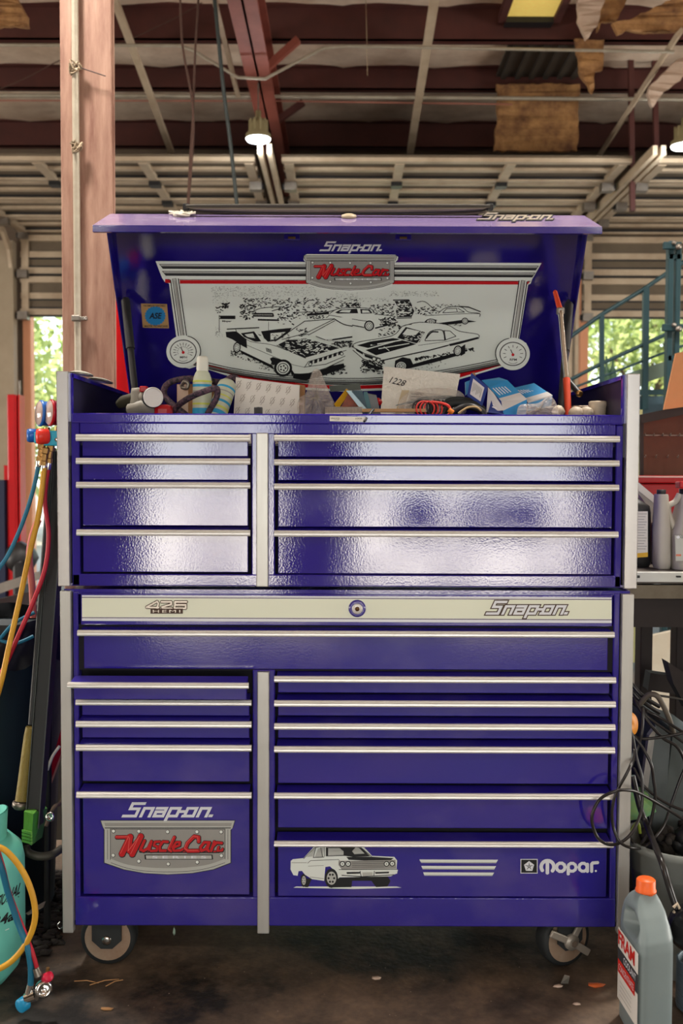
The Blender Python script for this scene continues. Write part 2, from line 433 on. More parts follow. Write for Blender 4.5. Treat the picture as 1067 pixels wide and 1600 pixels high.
# near wall behind the photographer, with its two open doors
mb = MB(); T = .15
for x0, x1, z0, z1 in ((-RX, -2.05, 0, ROOF_H), (-.70, .15, 0, ROOF_H), (2.45, RX, 0, ROOF_H), (-2.05, -.70, 3.1, ROOF_H), (.15, 2.45, 3.1, ROOF_H)):
    mb.box(x0, x1, RYN - T, RYN, z0, z1, WALLM)
struct('wall_front', mb)
# far wall: two door bays with a post between and a header
def X_at(px, Y, py=600): return at(px, py, Y).x
DY = 7.85
dlx0, dlx1 = X_at(35, DY), X_at(430, DY)
drx0, drx1 = X_at(462, DY), X_at(876, DY)
drr0, drr1 = X_at(907, DY), X_at(1500, DY)
HZ = at(300, 360, DY).z
mb = MB()
BAYS = ((dlx0, dlx1), (drx0, drx1), (drr0, drr1))
HEAD = at(300, 372, DY).z
edges = [-RX] + [e for b in BAYS for e in b] + [RX]
for i in range(0, len(edges), 2): mb.box(edges[i], edges[i + 1], RYF, RYF + T, 0, ROOF_H, WALLM)
for a, b in BAYS: mb.box(a, b, RYF, RYF + T, HEAD, ROOF_H, WALLM)
struct('wall_back', mb)
ORANGE = mat('orange_jamb', (226, 158, 118), .6)
k = 20
for a, b in BAYS[:1] + BAYS[2:]:
    k += 1
    mb = MB().box(a, a + .08, RYF - .12, RYF - .002, 0, HEAD, ORANGE).box(b - .08, b, RYF - .12, RYF - .002, 0, HEAD, ORANGE)
    struct('trim_%d' % k, mb)

# raised sectional doors: sections hang down at the opening, curve over and lie flat under the roof
TRACKZ = at(600, 237, 5.34).z
def sect_door(name, x0, x1, label_part, bottom_z, ynear=5.34):
    root = thing(name, ((x0 + x1) / 2, DY, bottom_z), label_part, 'garage door', 'sectional doors raised under the roof')
    SL = .60
    def section(P, dirv, nrm, nm='door_section'):      # P: start edge, dirv along travel, nrm inward (towards room)
        mb = MB(); a = P; dv = dirv; nv = nrm
        def bx(s0, s1, d0, d1, xa, xb, m):
            vs = []
            for x in (xa, xb):
                for s_ in (s0, s1):
                    for d in (d0, d1): vs.append(Vector((x, 0, 0)) + a + dv * s_ + nv * d)
            mb.add(vs, [(0, 1, 3, 2), (4, 6, 7, 5), (0, 4, 5, 1), (2, 3, 7, 6), (0, 2, 6, 4), (1, 5, 7, 3)], m)
        bx(-.004, SL + .004, 0, .012, x0, x1, CREAM_SHADE)
        bx(.015, .075, .012, .045, x0, x1, CREAM); bx(SL - .075, SL - .015, .012, .045, x0, x1, CREAM)
        bx(SL * .5 - .03, SL * .5 + .03, .012, .035, x0, x1, CREAM)
        bx(.0, .015, -.01, .03, x0, x1, BLACK); bx(.075, .095, .012, .03, x0, x1, BLACK)
        bx(SL * .5 - .045, SL * .5 - .03, .012, .03, x0, x1, BLACK)
        nst = 3
        for i in range(nst + 1):
            xx = x0 + .05 + (x1 - x0 - .1) * i / nst
            bx(.075, SL - .075, .012, .05, xx - .035, xx + .035, CREAM)
        o = mb.build(nm, root)
        h = MB()
        for i in (0, nst):
            xx = x0 + .04 + (x1 - x0 - .08) * i / nst
            c = Vector((xx, 0, 0)) + a + nv * .07 + dv * .0
            h.cbox(c, (.05, .045, .04), STEEL); h.lathe([(.03, -.02), (.03, .02)], c + Vector((.05 if i else -.05, 0, 0)), BLACK, (1, 0, 0), 10)
        for i in range(1, nst):
            xx = x0 + .05 + (x1 - x0 - .1) * i / nst
            c = Vector((xx, 0, 0)) + a + nv * .06; h.cbox(c, (.045, .05, .02), BLACK)
        h.build('hinge', o)
    z = bottom_z; nv = 2; SLh = SL; SL = (TRACKZ - .05 - z) / nv
    for _ in range(nv):
        section(Vector((0, DY, z)), Vector((0, 0, 1)), Vector((0, -1, 0))); z += SL
    SL = SLh; y = DY - .03; z_h = TRACKZ
    yy = y
    while yy - SL > ynear - .05:
        section(Vector((0, yy, z_h)), Vector((0, -1, 0)), Vector((0, 0, -1))); yy -= SL
    # tracks and their hangers
    for sx_ in (-1, 1):
        xx = x0 - .07 if sx_ < 0 else x1 + .07
        mb = MB()
        pts = [Vector((xx, DY - .05, 0.05 if sx_ < 5 else 0))]
        pts = [Vector((xx, DY - .08, .02)), Vector((xx, DY - .08, z_h - .45)), Vector((xx, DY - .16, z_h - .22)), Vector((xx, DY - .36, z_h - .08)), Vector((xx, DY - .6, z_h - .06)), Vector((xx, ynear - .25, z_h - .06))]
        for p, q in zip(pts[:-1], pts[1:]): mb.bar(p, q, .035, .07, CREAM, up=(0, 0, 1) if abs((q - p).normalized().z) < .9 else (0, 1, 0))
        mb.build('track', root)
    return root
bz = at(60, 495, DY).z
sect_door('sectional_door', dlx0, dlx1, 'raised cream sectional door on the left, its lower sections hanging behind the rusty post', bz)
sect_door('sectional_door', drx0, drx1, 'raised cream sectional door lying flat in the centre above the open chest lid', HZ - .1)
sect_door('sectional_door', drr0, drr1, 'raised cream sectional door on the right above the green railing', bz)
# ------------------------------------------------------------------ the tool storage: top chest on a roll cabinet
def XP(px, py=750): return at(px, py, 0).x
def ZP(py, px=544): return at(px, py, 0).z
SNAP = {'S': ([[(.92, 1.0), (.12, 1.0), (.12, .58), (.72, .58), (.72, .0), (-.12, .0)]], 1.0),
        'n': ([[(.1, 0), (.1, .62), (.7, .62), (.7, 0)]], .92),
        'a': ([[(.08, .62), (.72, .62), (.72, 0), (.1, 0), (.1, .34), (.72, .34)]], .94),
        'p': ([[(.1, -.30), (.1, .62), (.72, .62), (.72, .0), (.1, .0)]], .88),
        '-': ([[(.0, .36), (.26, .36)]], .30),
        'o': ([[(.1, 0), (.1, .62), (.72, .62), (.72, 0), (.0, 0)]], .94), '.': ([[(.05, .02), (.12, .02)]], .2)}
def snapon(A, x0, y0, x1, y1, m, wd=.2, out=None):
    """the word in slanted square letters; box is the cap S top to baseline"""
    strokes = []; cx = 0.0
    for ch in 'Snap-on.':
        st, adv = SNAP[ch]
        for s_ in st: strokes.append([(cx + u, v) for u, v in s_])
        cx += adv
    W = cx - .05; hh = y1 - y0; sh = .42
    def T(u, v): return (x0 + (u + .12 + v * sh) / (W + .12 + .2) * (x1 - x0), y1 - v * hh)
    sc = hh
    for st in strokes:
        n = len(st)
        for i in range(n - 1):
            A.nx(); a = Vector(st[i]); b = Vector(st[i + 1]); d = (b - a).normalized(); q = Vector((-d.y, d.x)) * wd / 2; e = d * wd / 2
            for mm, gr in (((out, .09),) if out else ()) + ((m, 0),):
                qq = q * (1 + gr / wd * 2); ee = e * (1 + gr / wd * 2)
                c = [a - ee + qq, b + ee + qq, b + ee - qq, a - ee - qq]
                if mm is out: k0 = A.k; A.k = k0
                else: k0 = A.k; A.k = k0 + 1
                A.mb.add([A.P(*T(p.x, p.y)) for p in c], [(0, 1, 2, 3)], mm); A.k = k0
def muscle(A, T, k, outline=INK, red=DECALRED):
    """badge: T maps badge-drawing coordinates to art coordinates; k scales widths"""
    def P(pts): return [T(*p) for p in pts]
    arc = [(975, 500), (850, 548), (700, 575), (520, 585), (350, 575), (200, 548), (62, 500)]
    outer = [(36, 196), (1005, 196), (988, 252), (975, 262)] + arc + [(62, 262), (50, 240)]
    A.fill(P([(x + (6 if x > 520 else -6), y + (4 if y > 400 else -4)) for x, y in outer]), outline); A.lift()
    A.fill(P(outer), GREYL); A.lift()
    A.fill(P([(60, 212), (985, 212), (978, 236), (68, 236)]), GREYD)
    A.fill(P([(62, 246), (978, 246), (978, 252), (62, 252)]), outline)
    inn = [(104, 256), (936, 256), (936, 478), (820, 520), (690, 540), (520, 548), (350, 540), (220, 520), (104, 478)]
    A.fill(P(inn), GREYD); A.lift()
    A.line(P(inn), 3.5 * k, outline, True)
    for x in (84, 956): A.line(P([(x, 262), (x, 475)]), 3 * k, outline)
    A.curve(P([(108, 478), (220, 518), (350, 538), (520, 546), (690, 538), (820, 518), (935, 478)]), 12 * k, GREYL); 
    A.curve(P([(108, 500), (220, 538), (350, 560), (520, 567), (690, 560), (820, 538), (935, 500)]), 3 * k, outline); A.lift()
    for x, y in ((128, 272), (312, 273), (520, 277), (733, 277), (908, 278), (126, 447), (312, 490), (525, 510), (735, 497), (910, 450)):
        p = T(x, y); A.disc(p[0], p[1], 15 * k, outline, 12)
        A.k += 1; A.disc(p[0] - k, p[1] - k, 11.5 * k, WHITE, 12); A.k -= 1
    L_ = [([(150, 314), (245, 314)], 24), ([(248, 312), (188, 436)], 44), ([(252, 320), (240, 418), (322, 312)], 30), ([(325, 308), (262, 438)], 42),
          ([(352, 340), (322, 404), (345, 414), (378, 396), (402, 345)], 21), ([(402, 345), (386, 404), (400, 414)], 21),
          ([(462, 346), (428, 348), (420, 374), (448, 384), (440, 412), (398, 414)], 18),
          ([(520, 348), (486, 346), (462, 380), (464, 412), (505, 412)], 20), ([(568, 314), (528, 402), (545, 414)], 22),
          ([(566, 388), (606, 372), (608, 350), (582, 350), (556, 388), (566, 412), (612, 410), (640, 396)], 18),
          ([(745, 345), (744, 314), (712, 308), (664, 356), (648, 396), (668, 413), (745, 412)], 26),
          ([(822, 352), (786, 350), (758, 386), (764, 412), (794, 402), (824, 352), (806, 402), (820, 414)], 20),
          ([(858, 346), (836, 412)], 20), ([(846, 380), (876, 352), (912, 356)], 20), ([(890, 384), (880, 412), (914, 410), (918, 398)], 16), ([(320, 416), (890, 418)], 12)]
    LET = [L_[15:16], L_[0:4], L_[4:6], L_[6:7], L_[7:8], L_[8:9], L_[9:10], L_[10:11], L_[11:12], L_[12:15]]
    for g in LET:
        for st, w_ in g: A.round(P([(x + 2, y + 2) for x, y in st]), (w_ + 9) * k, outline)
        A.k += .5
        for st, w_ in g: A.round(P(st), (w_ - 1) * k, red)
        A.k += .5
    A.lift()
    for st, w_ in L_[:4] + L_[8:9] + L_[10:11]: A.line(P([(x - w_ * .22, y - 4) for x, y in st]), 3 * k, mat('decal_pink', (235, 120, 110), .35))
    A.fill(P([(352, 440), (845, 440), (850, 474), (356, 474)]), outline); A.lift()
    A.fill(P([(362, 445), (838, 445), (840, 470), (366, 470)]), GREYL); A.lift()
    A.text('SERIES', *T(410, 448), *T(800, 467), WHITE2, .01, 0, 1.6); A.lift()

HP = .028                                       # how far the pulls stand out
def drawer(parent, x0, x1, zt, zb, zh0, zh1, name='drawer', out=0.0, m=PURPLE):
    """x0,x1 front; zt/zb top of pull and bottom of front; zh0..zh1 the bright strip"""
    mb = MB()
    y = -out
    mb.box(x0 + .003, x1 - .003, y, y + .02, zb, zh0 + .004, m, .0015)
    # lip leaning out to the pull (purple top you look down on)
    mb.ext([(y + .018, zh1 + .006), (y - HP + .004, zh1 - .0005), (y - HP + .004, zh0 + .001), (y - .002, zh0 - .001), (y + .018, zh0 - .001)], x0 + .001, x1 - .001, m)
    if out > 0:                                  # tray of a pulled-out drawer
        d0 = y + .02; d1 = d0 + .5
        mb.box(x0 + .012, x0 + .015, d0, d1, zb + .004, zh0, m).box(x1 - .015, x1 - .012, d0, d1, zb + .004, zh0, m).box(x0 + .012, x1 - .012, d0, d1, zb + .003, zb + .006, m)
    dr = mb.build(name, parent)
    h = MB(); e = .0045
    zm = (zh0 + zh1) / 2; q = (zh1 - zh0) / 2
    prof = [(y - HP + .004, zh1), (y - HP - .001, zh1 - .0005), (y - HP - .0035, zm + q * .35), (y - HP - .0015, zm + q * .18), (y - HP - .0035, zm), (y - HP - .004, zm - q * .5), (y - HP - .001, zh0), (y - HP + .004, zh0)]
    h.ext(prof, x0 - e, x1 + e, HANDLE)
    h.build('drawer_pull', dr)
    return dr

zc = lambda y, x=544: ZP(y, x)
# --- roll cabinet --------------------------------------------------
L0, L1 = XP(95.5, 935), XP(988.5, 935)           # over the trims
BW = XP(113.5, 935), XP(969, 935)
CZT, CZB = zc(922), zc(1447); DEP = .72
cab = thing('roll_cabinet', ((L0 + L1) / 2, DEP / 2, 0), 'blue-purple rolling tool cabinet on casters, lower unit under the open chest, one drawer ajar', 'tool cabinet')
TW = BW[0] - L0
SK = .0012
mb = MB()
mb.box(L0 + .006, L0 + .012, .004, DEP, CZB, CZT, PURPLE).box(L1 - .012, L1 - .006, .004, DEP, CZB, CZT, PURPLE)
mb.box(L0 + .012, L1 - .012, DEP - .006, DEP, CZB, CZT, PURPLE).box(L0 + .012, L1 - .012, .002, DEP - .006, CZB, CZB + .01, DARKIN)
mb.box(L0 + .012, L1 - .012, .002, DEP - .006, CZT - .006, CZT, PURPLE)
mb.box(L0 + .012, L1 - .012, .03, .034, CZB + .01, zc(1050), DARKIN)
DX = [XP(127, 1200), XP(391.5, 1200), XP(432.5, 1200), XP(952, 1200)]
# rails and posts of the front frame
mb.box(BW[0], DX[0] - .0045, 0, .03, CZB, zc(926), PURPLE, .003)
mb.box(DX[3] + .0045, BW[1], 0, .03, CZB, zc(926), PURPLE, .003)
mb.box(DX[1] + .0045, DX[2] - .0045, .002, .03, CZB, zc(1047), PURPLE, .003)
mb.box(BW[0], BW[1], -.002, .03, CZB, zc(1402), PURPLE, .003)
mb.box(BW[0], BW[1], .004, .03, zc(930), zc(924), PURPLE)
mb.build('cabinet_body', cab)
t = MB().box(L0, BW[0] - .002, -.012, .01, zc(1456), zc(924), ALU, .002); t.build('corner_trim', cab)
t = MB().box(BW[1] + .002, L1, -.012, .01, zc(1455), zc(926), ALU, .002); t.build('corner_trim', cab)
t = MB().box(XP(402.5, 1200), XP(421, 1200), -.012, .004, zc(1456), zc(1049), ALU, .002); t.build('corner_trim', cab)
# white banded lock panel along the top
LPX0, LPX1 = XP(127, 950), XP(956, 950)
lp = MB().box(LPX0, LPX1, -.006, .02, zc(977), zc(928.5), PURPLE, .002)
lp.box(BW[0] + .004, BW[1] - .004, .004, .03, zc(1049), zc(977), DARKIN)
lp = lp.build('lock_panel', cab)
A = Art(lambda x, y: at(x, y, -.0063), (0, -1, 0))
A.fill([(128, 930), (955.5, 933.5), (955.5, 973.5), (128, 970)], WHITE2); A.lift()
IK2 = mat('decal_maroon_line', (70, 40, 70), .4)
A.line([(128, 933.3), (955.5, 936.8)], 1.2, IK2); A.line([(128, 965), (955.5, 968.5)], 1.2, IK2)
A.fill([(128, 934.2), (955.5, 937.7), (955.5, 967.4), (128, 963.9)], mat('decal_pale_green', (232, 236, 214), .35)); A.lift()
A.build('white_band', lp)
A = Art(lambda x, y: at(x, y, -.0066), (0, -1, 0))
A.k = 6
def g426(A):
    SIL = mat('badge_silver', (190, 180, 168), .3, .5); DB = mat('badge_dark_edge', (70, 46, 30), .5)
    def T(p): return (215 + p[0] / 11.23, 925 + p[1] / 11.23)
    four = [[(160, 265), (345, 165), (365, 200), (345, 290)], [(160, 268), (370, 272)]]
    two = [[(420, 172), (590, 172), (590, 215), (430, 262), (440, 285), (600, 285)]]
    six = [[(860, 172), (660, 172), (650, 285), (845, 285), (845, 225), (670, 225)]]
    for mm, w_ in ((DB, 56), (SIL, 30)):
        for st in four + two + six: A.round([T(p) for p in st], w_ / 11.23, mm)
        A.lift(); A.lift()
    A.fill([T(p) for p in ((228, 290), (795, 290), (795, 378), (228, 378))], DB); A.lift()
    A.text('HEMI', *T((270, 312)), *T((750, 360)), SIL, .0, 0, 1.3)
g426(A); A.build('number_badge', lp)
A = Art(lambda x, y: at(x, y, -.0066), (0, -1, 0)); A.k = 6
snapon(A, 761, 940.5, 889, 958.5, WHITE2, .21, mat('badge_dark_edge', (70, 46, 30)))
A.build('word_badge', lp)
c = at(558, 950.5, -.0065)
lk = MB().lathe([(.0205, 0), (.0205, .004), (.017, .007), (.0165, .007)], c, PURPLE, (0, -1, 0), 28)
lk.lathe([(.0125, .004), (.0125, .010), (.010, .012), (.0, .012)], c, HANDLE, (0, -1, 0), 24)
lk.lathe([(.0055, .0118), (.0055, .0124), (.0, .0124)], c, mat('lock_core', (96, 66, 40), .4, .6), (0, -1, 0), 16)
lk.build('lock', lp)
# drawers
mb_dr = []
dw = drawer(cab, XP(129, 1010), XP(951.5, 1010), 0, zc(1046), zc(992, 544), zc(983, 544))
def col(parent, x0, x1, rows, xm):
    out = []
    for yh0, yh1, yb in rows: out.append(drawer(parent, x0, x1, 0, ZP(yb, xm), ZP(yh1, xm), ZP(yh0, xm)))
    return out
ajar = drawer(cab, DX[0], DX[1], 0, ZP(1082.5, 260), ZP(1061.5, 260), ZP(1053, 260), out=.07)
lft = col(cab, DX[0], DX[1], [(1089.5, 1098, 1118), (1122.5, 1132, 1153), (1159, 1168.5, 1221), (1232, 1241.5, 1397.5)], 260)
rgt = col(cab, DX[2], DX[3], [(1053.5, 1063, 1083), (1091, 1100.5, 1119), (1126.5, 1136, 1154), (1162, 1171.5, 1224.5), (1234, 1243, 1294), (1308.5, 1317, 1401)], 690)
# decals on the bottom left drawer
DYF = -.0004
A = Art(lambda x, y: at(x, y, DYF), (0, -1, 0))
snapon(A, 193, 1255.5, 335, 1275, WHITE2, .22); A.build('word_decal', lft[-1])
A = Art(lambda x, y: at(x, y, DYF), (0, -1, 0))
muscle(A, lambda x, y: (150 + x / 4.64, 1240 + y / 4.64), 1 / 4.64); A.build('badge_decal', lft[-1])
# decals on the bottom right drawer
A = Art(lambda x, y: at(x, y, DYF), (0, -1, 0))
for xa, xb, y, xc, xd in ((655, 778, 1345.5, 658, 775), (658, 775, 1355.5, 660.5, 772), (661, 772, 1365.5, 663, 769)):
    A.fill([(xa, y - 2.6), (xb, y - 2.2), (xd, y + 3), (xc, y + 2.6)], WHITE); A.lift(); A.line([(xc, y + 1.6), (xd, y + 2)], .8, GREYD); A.k -= 1
A.build('stripe_decal', rgt[-1])
A = Art(lambda x, y: at(x, y, DYF), (0, -1, 0))
def TM(x, y): return (640 + x / 3.442, 1320 + y / 3.442)
A.fill([TM(*p) for p in ((596, 76), (688, 76), (688, 154), (596, 154))], WHITE2); A.lift()
A.fill([TM(*p) for p in ((600, 80), (684, 80), (684, 150), (600, 150))], INK); A.lift()
cx, cy = 642, 116
A.fill([TM(cx + 29 * math.sin(2 * math.pi * k / 5), cy - 29 * math.cos(2 * math.pi * k / 5)) for k in range(5)], WHITE2); A.lift()
for k in range(5):
    a = 2 * math.pi * k / 5
    A.fill([TM(cx + 25 * math.sin(a), cy - 25 * math.cos(a)), TM(cx + 4 * math.sin(a + .8), cy - 4 * math.cos(a + .8)), TM(cx + 4 * math.sin(a - .8), cy - 4 * math.cos(a - .8))], INK)
A.lift(); kk = 1 / 3.442
def arcp(cx, cy, r, a0, a1, n=10, ry=None): return [(cx + r * math.cos(R(a0 + (a1 - a0) * i / n)), cy - (ry or r) * math.sin(R(a0 + (a1 - a0) * i / n))) for i in range(n + 1)]
for st, w_ in ((arcp(740, 118, 33, 215, 90) + [(740, 150)], 19), (arcp(742, 118, 33, 90, -40), 19), (arcp(812, 120, 23, 0, 360), 17), (arcp(872, 120, 22, 0, 360), 16), ([(852, 120), (852, 156)], 17),
               (arcp(932, 120, 22, 0, 360), 16), ([(955, 104), (955, 142)], 17), ([(978, 142), (978, 104), (984, 97), (1010, 95)], 17), ([(1000, 140), (1001, 140)], 11)):
    A.round([TM(*p) for p in st], w_ * kk, WHITE2)
A.build('maker_decal', rgt[-1])
# muscle car decal
A = Art(lambda x, y: at(x, y, DYF), (0, -1, 0))
def TC(p): return (445 + p[0] / 5.616, 1305 + p[1] / 5.616)
def F(pts, m): A.fill([TC(p) for p in pts], m)
def Ln(pts, w_, m=INK): A.line([TC(p) for p in pts], w_ / 5.616, m, sq=False)
F([(75, 460), (100, 450), (980, 450), (1025, 460), (600, 472)], WHITE); A.lift()
F([(135, 330), (150, 440), (180, 455), (205, 455), (228, 400), (240, 380), (900, 360), (928, 400), (900, 450), (800, 455), (760, 400), (590, 400), (585, 455), (420, 458), (375, 430), (345, 380), (150, 380)], INK); A.lift()
F([(52, 225), (70, 210), (165, 200), (255, 100), (300, 85), (500, 75), (650, 80), (690, 100), (765, 180), (960, 190), (985, 220), (980, 290), (992, 310), (970, 340), (930, 360), (480, 370), (445, 400), (425, 300), (395, 272), (355, 278), (345, 400), (240, 385), (175, 345), (150, 312), (120, 315), (112, 355), (75, 350), (50, 300)], WHITE); A.lift()
F([(360, 105), (640, 95), (680, 120), (750, 185), (600, 190), (520, 180), (360, 185)], INK); A.lift()
F([(380, 112), (480, 112), (515, 140), (515, 172), (380, 178)], GREYL); F([(590, 140), (620, 105), (650, 110), (700, 160), (610, 165)], GREYL)
F([(540, 190), (760, 188), (955, 200), (930, 218), (720, 222), (560, 215)], INK)
F([(262, 190), (290, 118), (340, 100), (338, 190)], GREYL); A.lift()
F([(190, 190), (235, 140), (265, 115), (245, 185)], GREYL)
Ln([(165, 205), (260, 110), (345, 92), (350, 185)], 5); Ln([(270, 110), (250, 195), (345, 190)], 6); Ln([(315, 105), (330, 190)], 5)
Ln([(350, 90), (500, 80), (645, 88), (760, 185)], 6)
Ln([(200, 245), (225, 222), (470, 212), (490, 235)], 4); Ln([(60, 240), (190, 240)], 5, GREYD); Ln([(205, 270), (340, 265)], 4, GREYD); Ln([(220, 365), (340, 380)], 5, GREYD)
F([(470, 225), (970, 215), (978, 292), (500, 300), (470, 260)], GREYD); A.lift()
for y in (235, 250, 265, 280): Ln([(590, y), (870, y - 4)], 3)
for x, y in ((505, 250), (555, 250), (892, 250), (942, 248)):
    p = TC((x, y)); A.disc(p[0], p[1], 25 / 5.616, INK, 16); A.k += 1; A.disc(p[0], p[1], 17 / 5.616, WHITE, 16); A.k += 1; A.disc(p[0], p[1], 7 / 5.616, GREYD, 10); A.k -= 2
F([(470, 300), (990, 300), (985, 335), (930, 350), (680, 355), (500, 345)], WHITE); A.lift()
Ln([(475, 300), (985, 298)], 5); F([(540, 322), (660, 320), (660, 335), (545, 338)], INK); F([(790, 322), (915, 318), (912, 332), (795, 336)], INK); Ln([(660, 312), (670, 360)], 6); Ln([(785, 312), (780, 355)], 6)
F([(680, 325), (770, 322), (770, 352), (682, 356)], GREYL); Ln([(500, 350), (680, 362), (960, 345)], 7)
for x, y, rx, ry in ((408, 375, 58, 85), (165, 395, 25, 58)):
    p = TC((x, y)); A.disc(p[0], p[1], rx / 5.616, INK, 20, ry / 5.616); A.k += 1; A.disc(p[0] + .3, p[1], rx * .72 / 5.616, GREYL, 20, ry * .68 / 5.616); A.k += 1
    for a in range(0, 360, 60): A.disc(p[0] + math.cos(R(a)) * rx * .42 / 5.616, p[1] + math.sin(R(a)) * ry * .42 / 5.616, rx * .17 / 5.616, INK, 8)
    A.k -= 2
Ln([(362, 75), (362, 40)], 3)
A.build('car_decal', rgt[-1])

# casters
def caster(px, py, rpx, Y, yaw, brake=False):
    c = at(px, py, Y); r = rpx / FPX * (Y + 2.36); c.z = r
    top = CZB
    q = Matrix.Rotation(yaw, 3, 'Z')
    ax = q @ Vector((0, -1, 0)); fw = q @ Vector((1, 0, 0))
    mb = MB()
    for s_ in (-.029, .029):
        o = Vector(c) + ax * s_
        pts = [(-.036, top - c.z), (.036, top - c.z), (.036, -.002), (.014, -.022), (-.014, -.022), (-.036, -.002)]
        mb.prism([o + fw * a + Vector((0, 0, b)) for a, b in pts], ax * .004, RUBBER)
    mb.box(c.x - .05, c.x + .05, c.y - .05, c.y + .05, top - .006, top, RUBBER)
    o = mb.build('caster', cab)
    wb = MB().lathe([(r * .8, -.022), (r * .96, -.02), (r, -.012), (r, .012), (r * .96, .02), (r * .8, .022)], c, RUBBER, ax, 36)
    wb.lathe([(0, -.0235), (r * .80, -.0235), (r * .82, -.0222), (r * .82, .0222), (0, .0235)], c, mat('rusty_wheel_disc', (176, 158, 138), .5, .35, (140, 104, 78), 18, 1), ax, 32, smooth=False)
    wb.build('wheel', o)
    b = MB().lathe([(.012, .028), (.012, .036), (.006, .038), (.0, .038)], c, CHROME, ax, 12)
    if brake:
        rr = Matrix.Rotation(R(-30), 3, ax)
        bm_ = mat('brake_lever_steel', (168, 160, 148), .45, .5)
        b.lathe([(.020, .034), (.020, .042), (.0, .043)], c, bm_, ax, 14)
        for ang, L_ in ((205, .072), (60, .060), (-35, .062)):
            d = fw * math.cos(R(180 - ang)) * -1 + Vector((0, 0, 1)) * math.sin(R(ang))
            d = fw * math.cos(R(ang)) * 1.0 + Vector((0, 0, 1)) * math.sin(R(ang)) if ang != 205 else fw * -.88 + Vector((0, 0, .47))
            b.bar(Vector(c) + ax * .038, Vector(c) + ax * .040 + d * L_, .018, .007, bm_, up=ax, bev=.003)
        b.lathe([(.009, .042), (.009, .050), (0, .05)], c, CHROME, ax, 6, smooth=False)
    b.build('brake_lever' if brake else 'axle_bolt', o)
caster(171.5, 1489, 44, .06, R(0))
caster(878, 1488, 44, .06, R(24), True)
caster(300, 1470, 44, .62, R(10)); caster(760, 1470, 44, .62, R(-10))

# --- top chest ------------------------------------------------------
C0, C1 = XP(91.3), XP(995.5)
CB0, CB1 = XP(111), XP(973)
TZB, TZT, TZR = zc(917), zc(647), zc(583)
DEPC = .72
LINER = mat('shaded_side_liner', (22, 17, 48), .4)  # shade inside the wings painted into this dark liner colour
chest = thing('top_chest', ((C0 + C1) / 2, DEPC / 2, CZT), 'blue-purple top chest with its decorated lid propped open, standing on the roll cabinet', 'tool chest')
mb = MB()
for xa, xb in ((C0 + .008, C0 + .013), (C1 - .013, C1 - .008)):
    mb.box(xa, xb, .004, DEPC, TZB, TZR, PURPLE)
for xa, xb in ((C0 + .013, CB0 + .004), (CB1 - .004, C1 - .013)):
    mb.box(xa, xb, .004, DEPC - .02, TZR - .012, TZR - .002, PURPLE)            # flat top edge of the wings
    mb.box(xa, xb, .0, .012, TZT - .02, TZR - .004, PURPLE)
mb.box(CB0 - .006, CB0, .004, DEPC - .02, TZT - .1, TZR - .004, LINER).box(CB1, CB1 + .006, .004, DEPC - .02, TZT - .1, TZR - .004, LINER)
mb.box(C0 + .013, C1 - .013, DEPC - .006, DEPC, TZB, TZT + .03, PURPLE)
mb.box(C0 + .013, C1 - .013, .004, DEPC - .006, TZB, TZB + .006, PURPLE)
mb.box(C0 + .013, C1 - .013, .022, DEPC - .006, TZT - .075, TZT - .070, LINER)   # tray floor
mb.box(C0 + .02, C1 - .02, .032, .036, TZB + .006, TZT - .07, DARKIN)
EX = [XP(127), XP(389.5), XP(432.5), XP(959)]
mb.box(CB0, EX[0] - .0045, .002, .03, TZB, zc(660), PURPLE, .003)
mb.box(EX[3] + .0045, CB1, .002, .03, TZB, zc(664, 965), PURPLE, .003)
mb.box(EX[1] + .0045, EX[2] - .0045, .004, .03, TZB, zc(676), PURPLE, .003)
mb.box(CB0, CB1, .002, .03, TZB, zc(898), PURPLE, .003)
mb.box(EX[0] - .003, EX[3] + .003, .0, .03, zc(678.5), zc(662), PURPLE, .002)   # rail under the lid opening
mb.box(CB0 + .002, CB1 - .002, -.006, .02, zc(662.5), TZT, PURPLE, .0035)
mb.build('chest_body', chest)
MB().box(C0, CB0 - .002, -.012, .01, zc(917), zc(582), mat('bright_corner_trim', (206, 204, 202), .25, .75, (186, 182, 180), 10, 1, stretch=(1, 1, .3)), .002).build('corner_trim', chest)
MB().box(CB1 + .003, C1, -.012, .01, zc(918), zc(583), MATS['bright_corner_trim'], .002).build('corner_trim', chest)
MB().box(XP(401, 800), XP(419.5, 800), -.012, .004, zc(916.5), zc(677), ALU, .002).build('corner_trim', chest)
col(chest, EX[0], EX[1], [(679.5, 690, 713), (716, 725.5, 750), (753, 762.5, 821.5), (826.5, 836, 894)], 260)
col(chest, EX[2], EX[3], [(681, 690.5, 714.5), (718.5, 728, 751.5), (756, 765.5, 824), (828.5, 838, 897)], 690)
# sticker on the front rail
A = Art(lambda x, y: at(x, y, -.0062), (0, -1, 0)); stk = MB()
A.fill([(515, 650), (571, 651.5), (571, 659), (515, 658)], PAPER); A.lift(); A.text('UNLOCK', 517, 652.4, 531, 654.8, INK); A.text('LOCK', 555, 652.8, 566, 655, INK)
A.fill([(518, 656), (530, 655.6), (530, 656.4)], INK)
A.build('lock_sticker', chest)

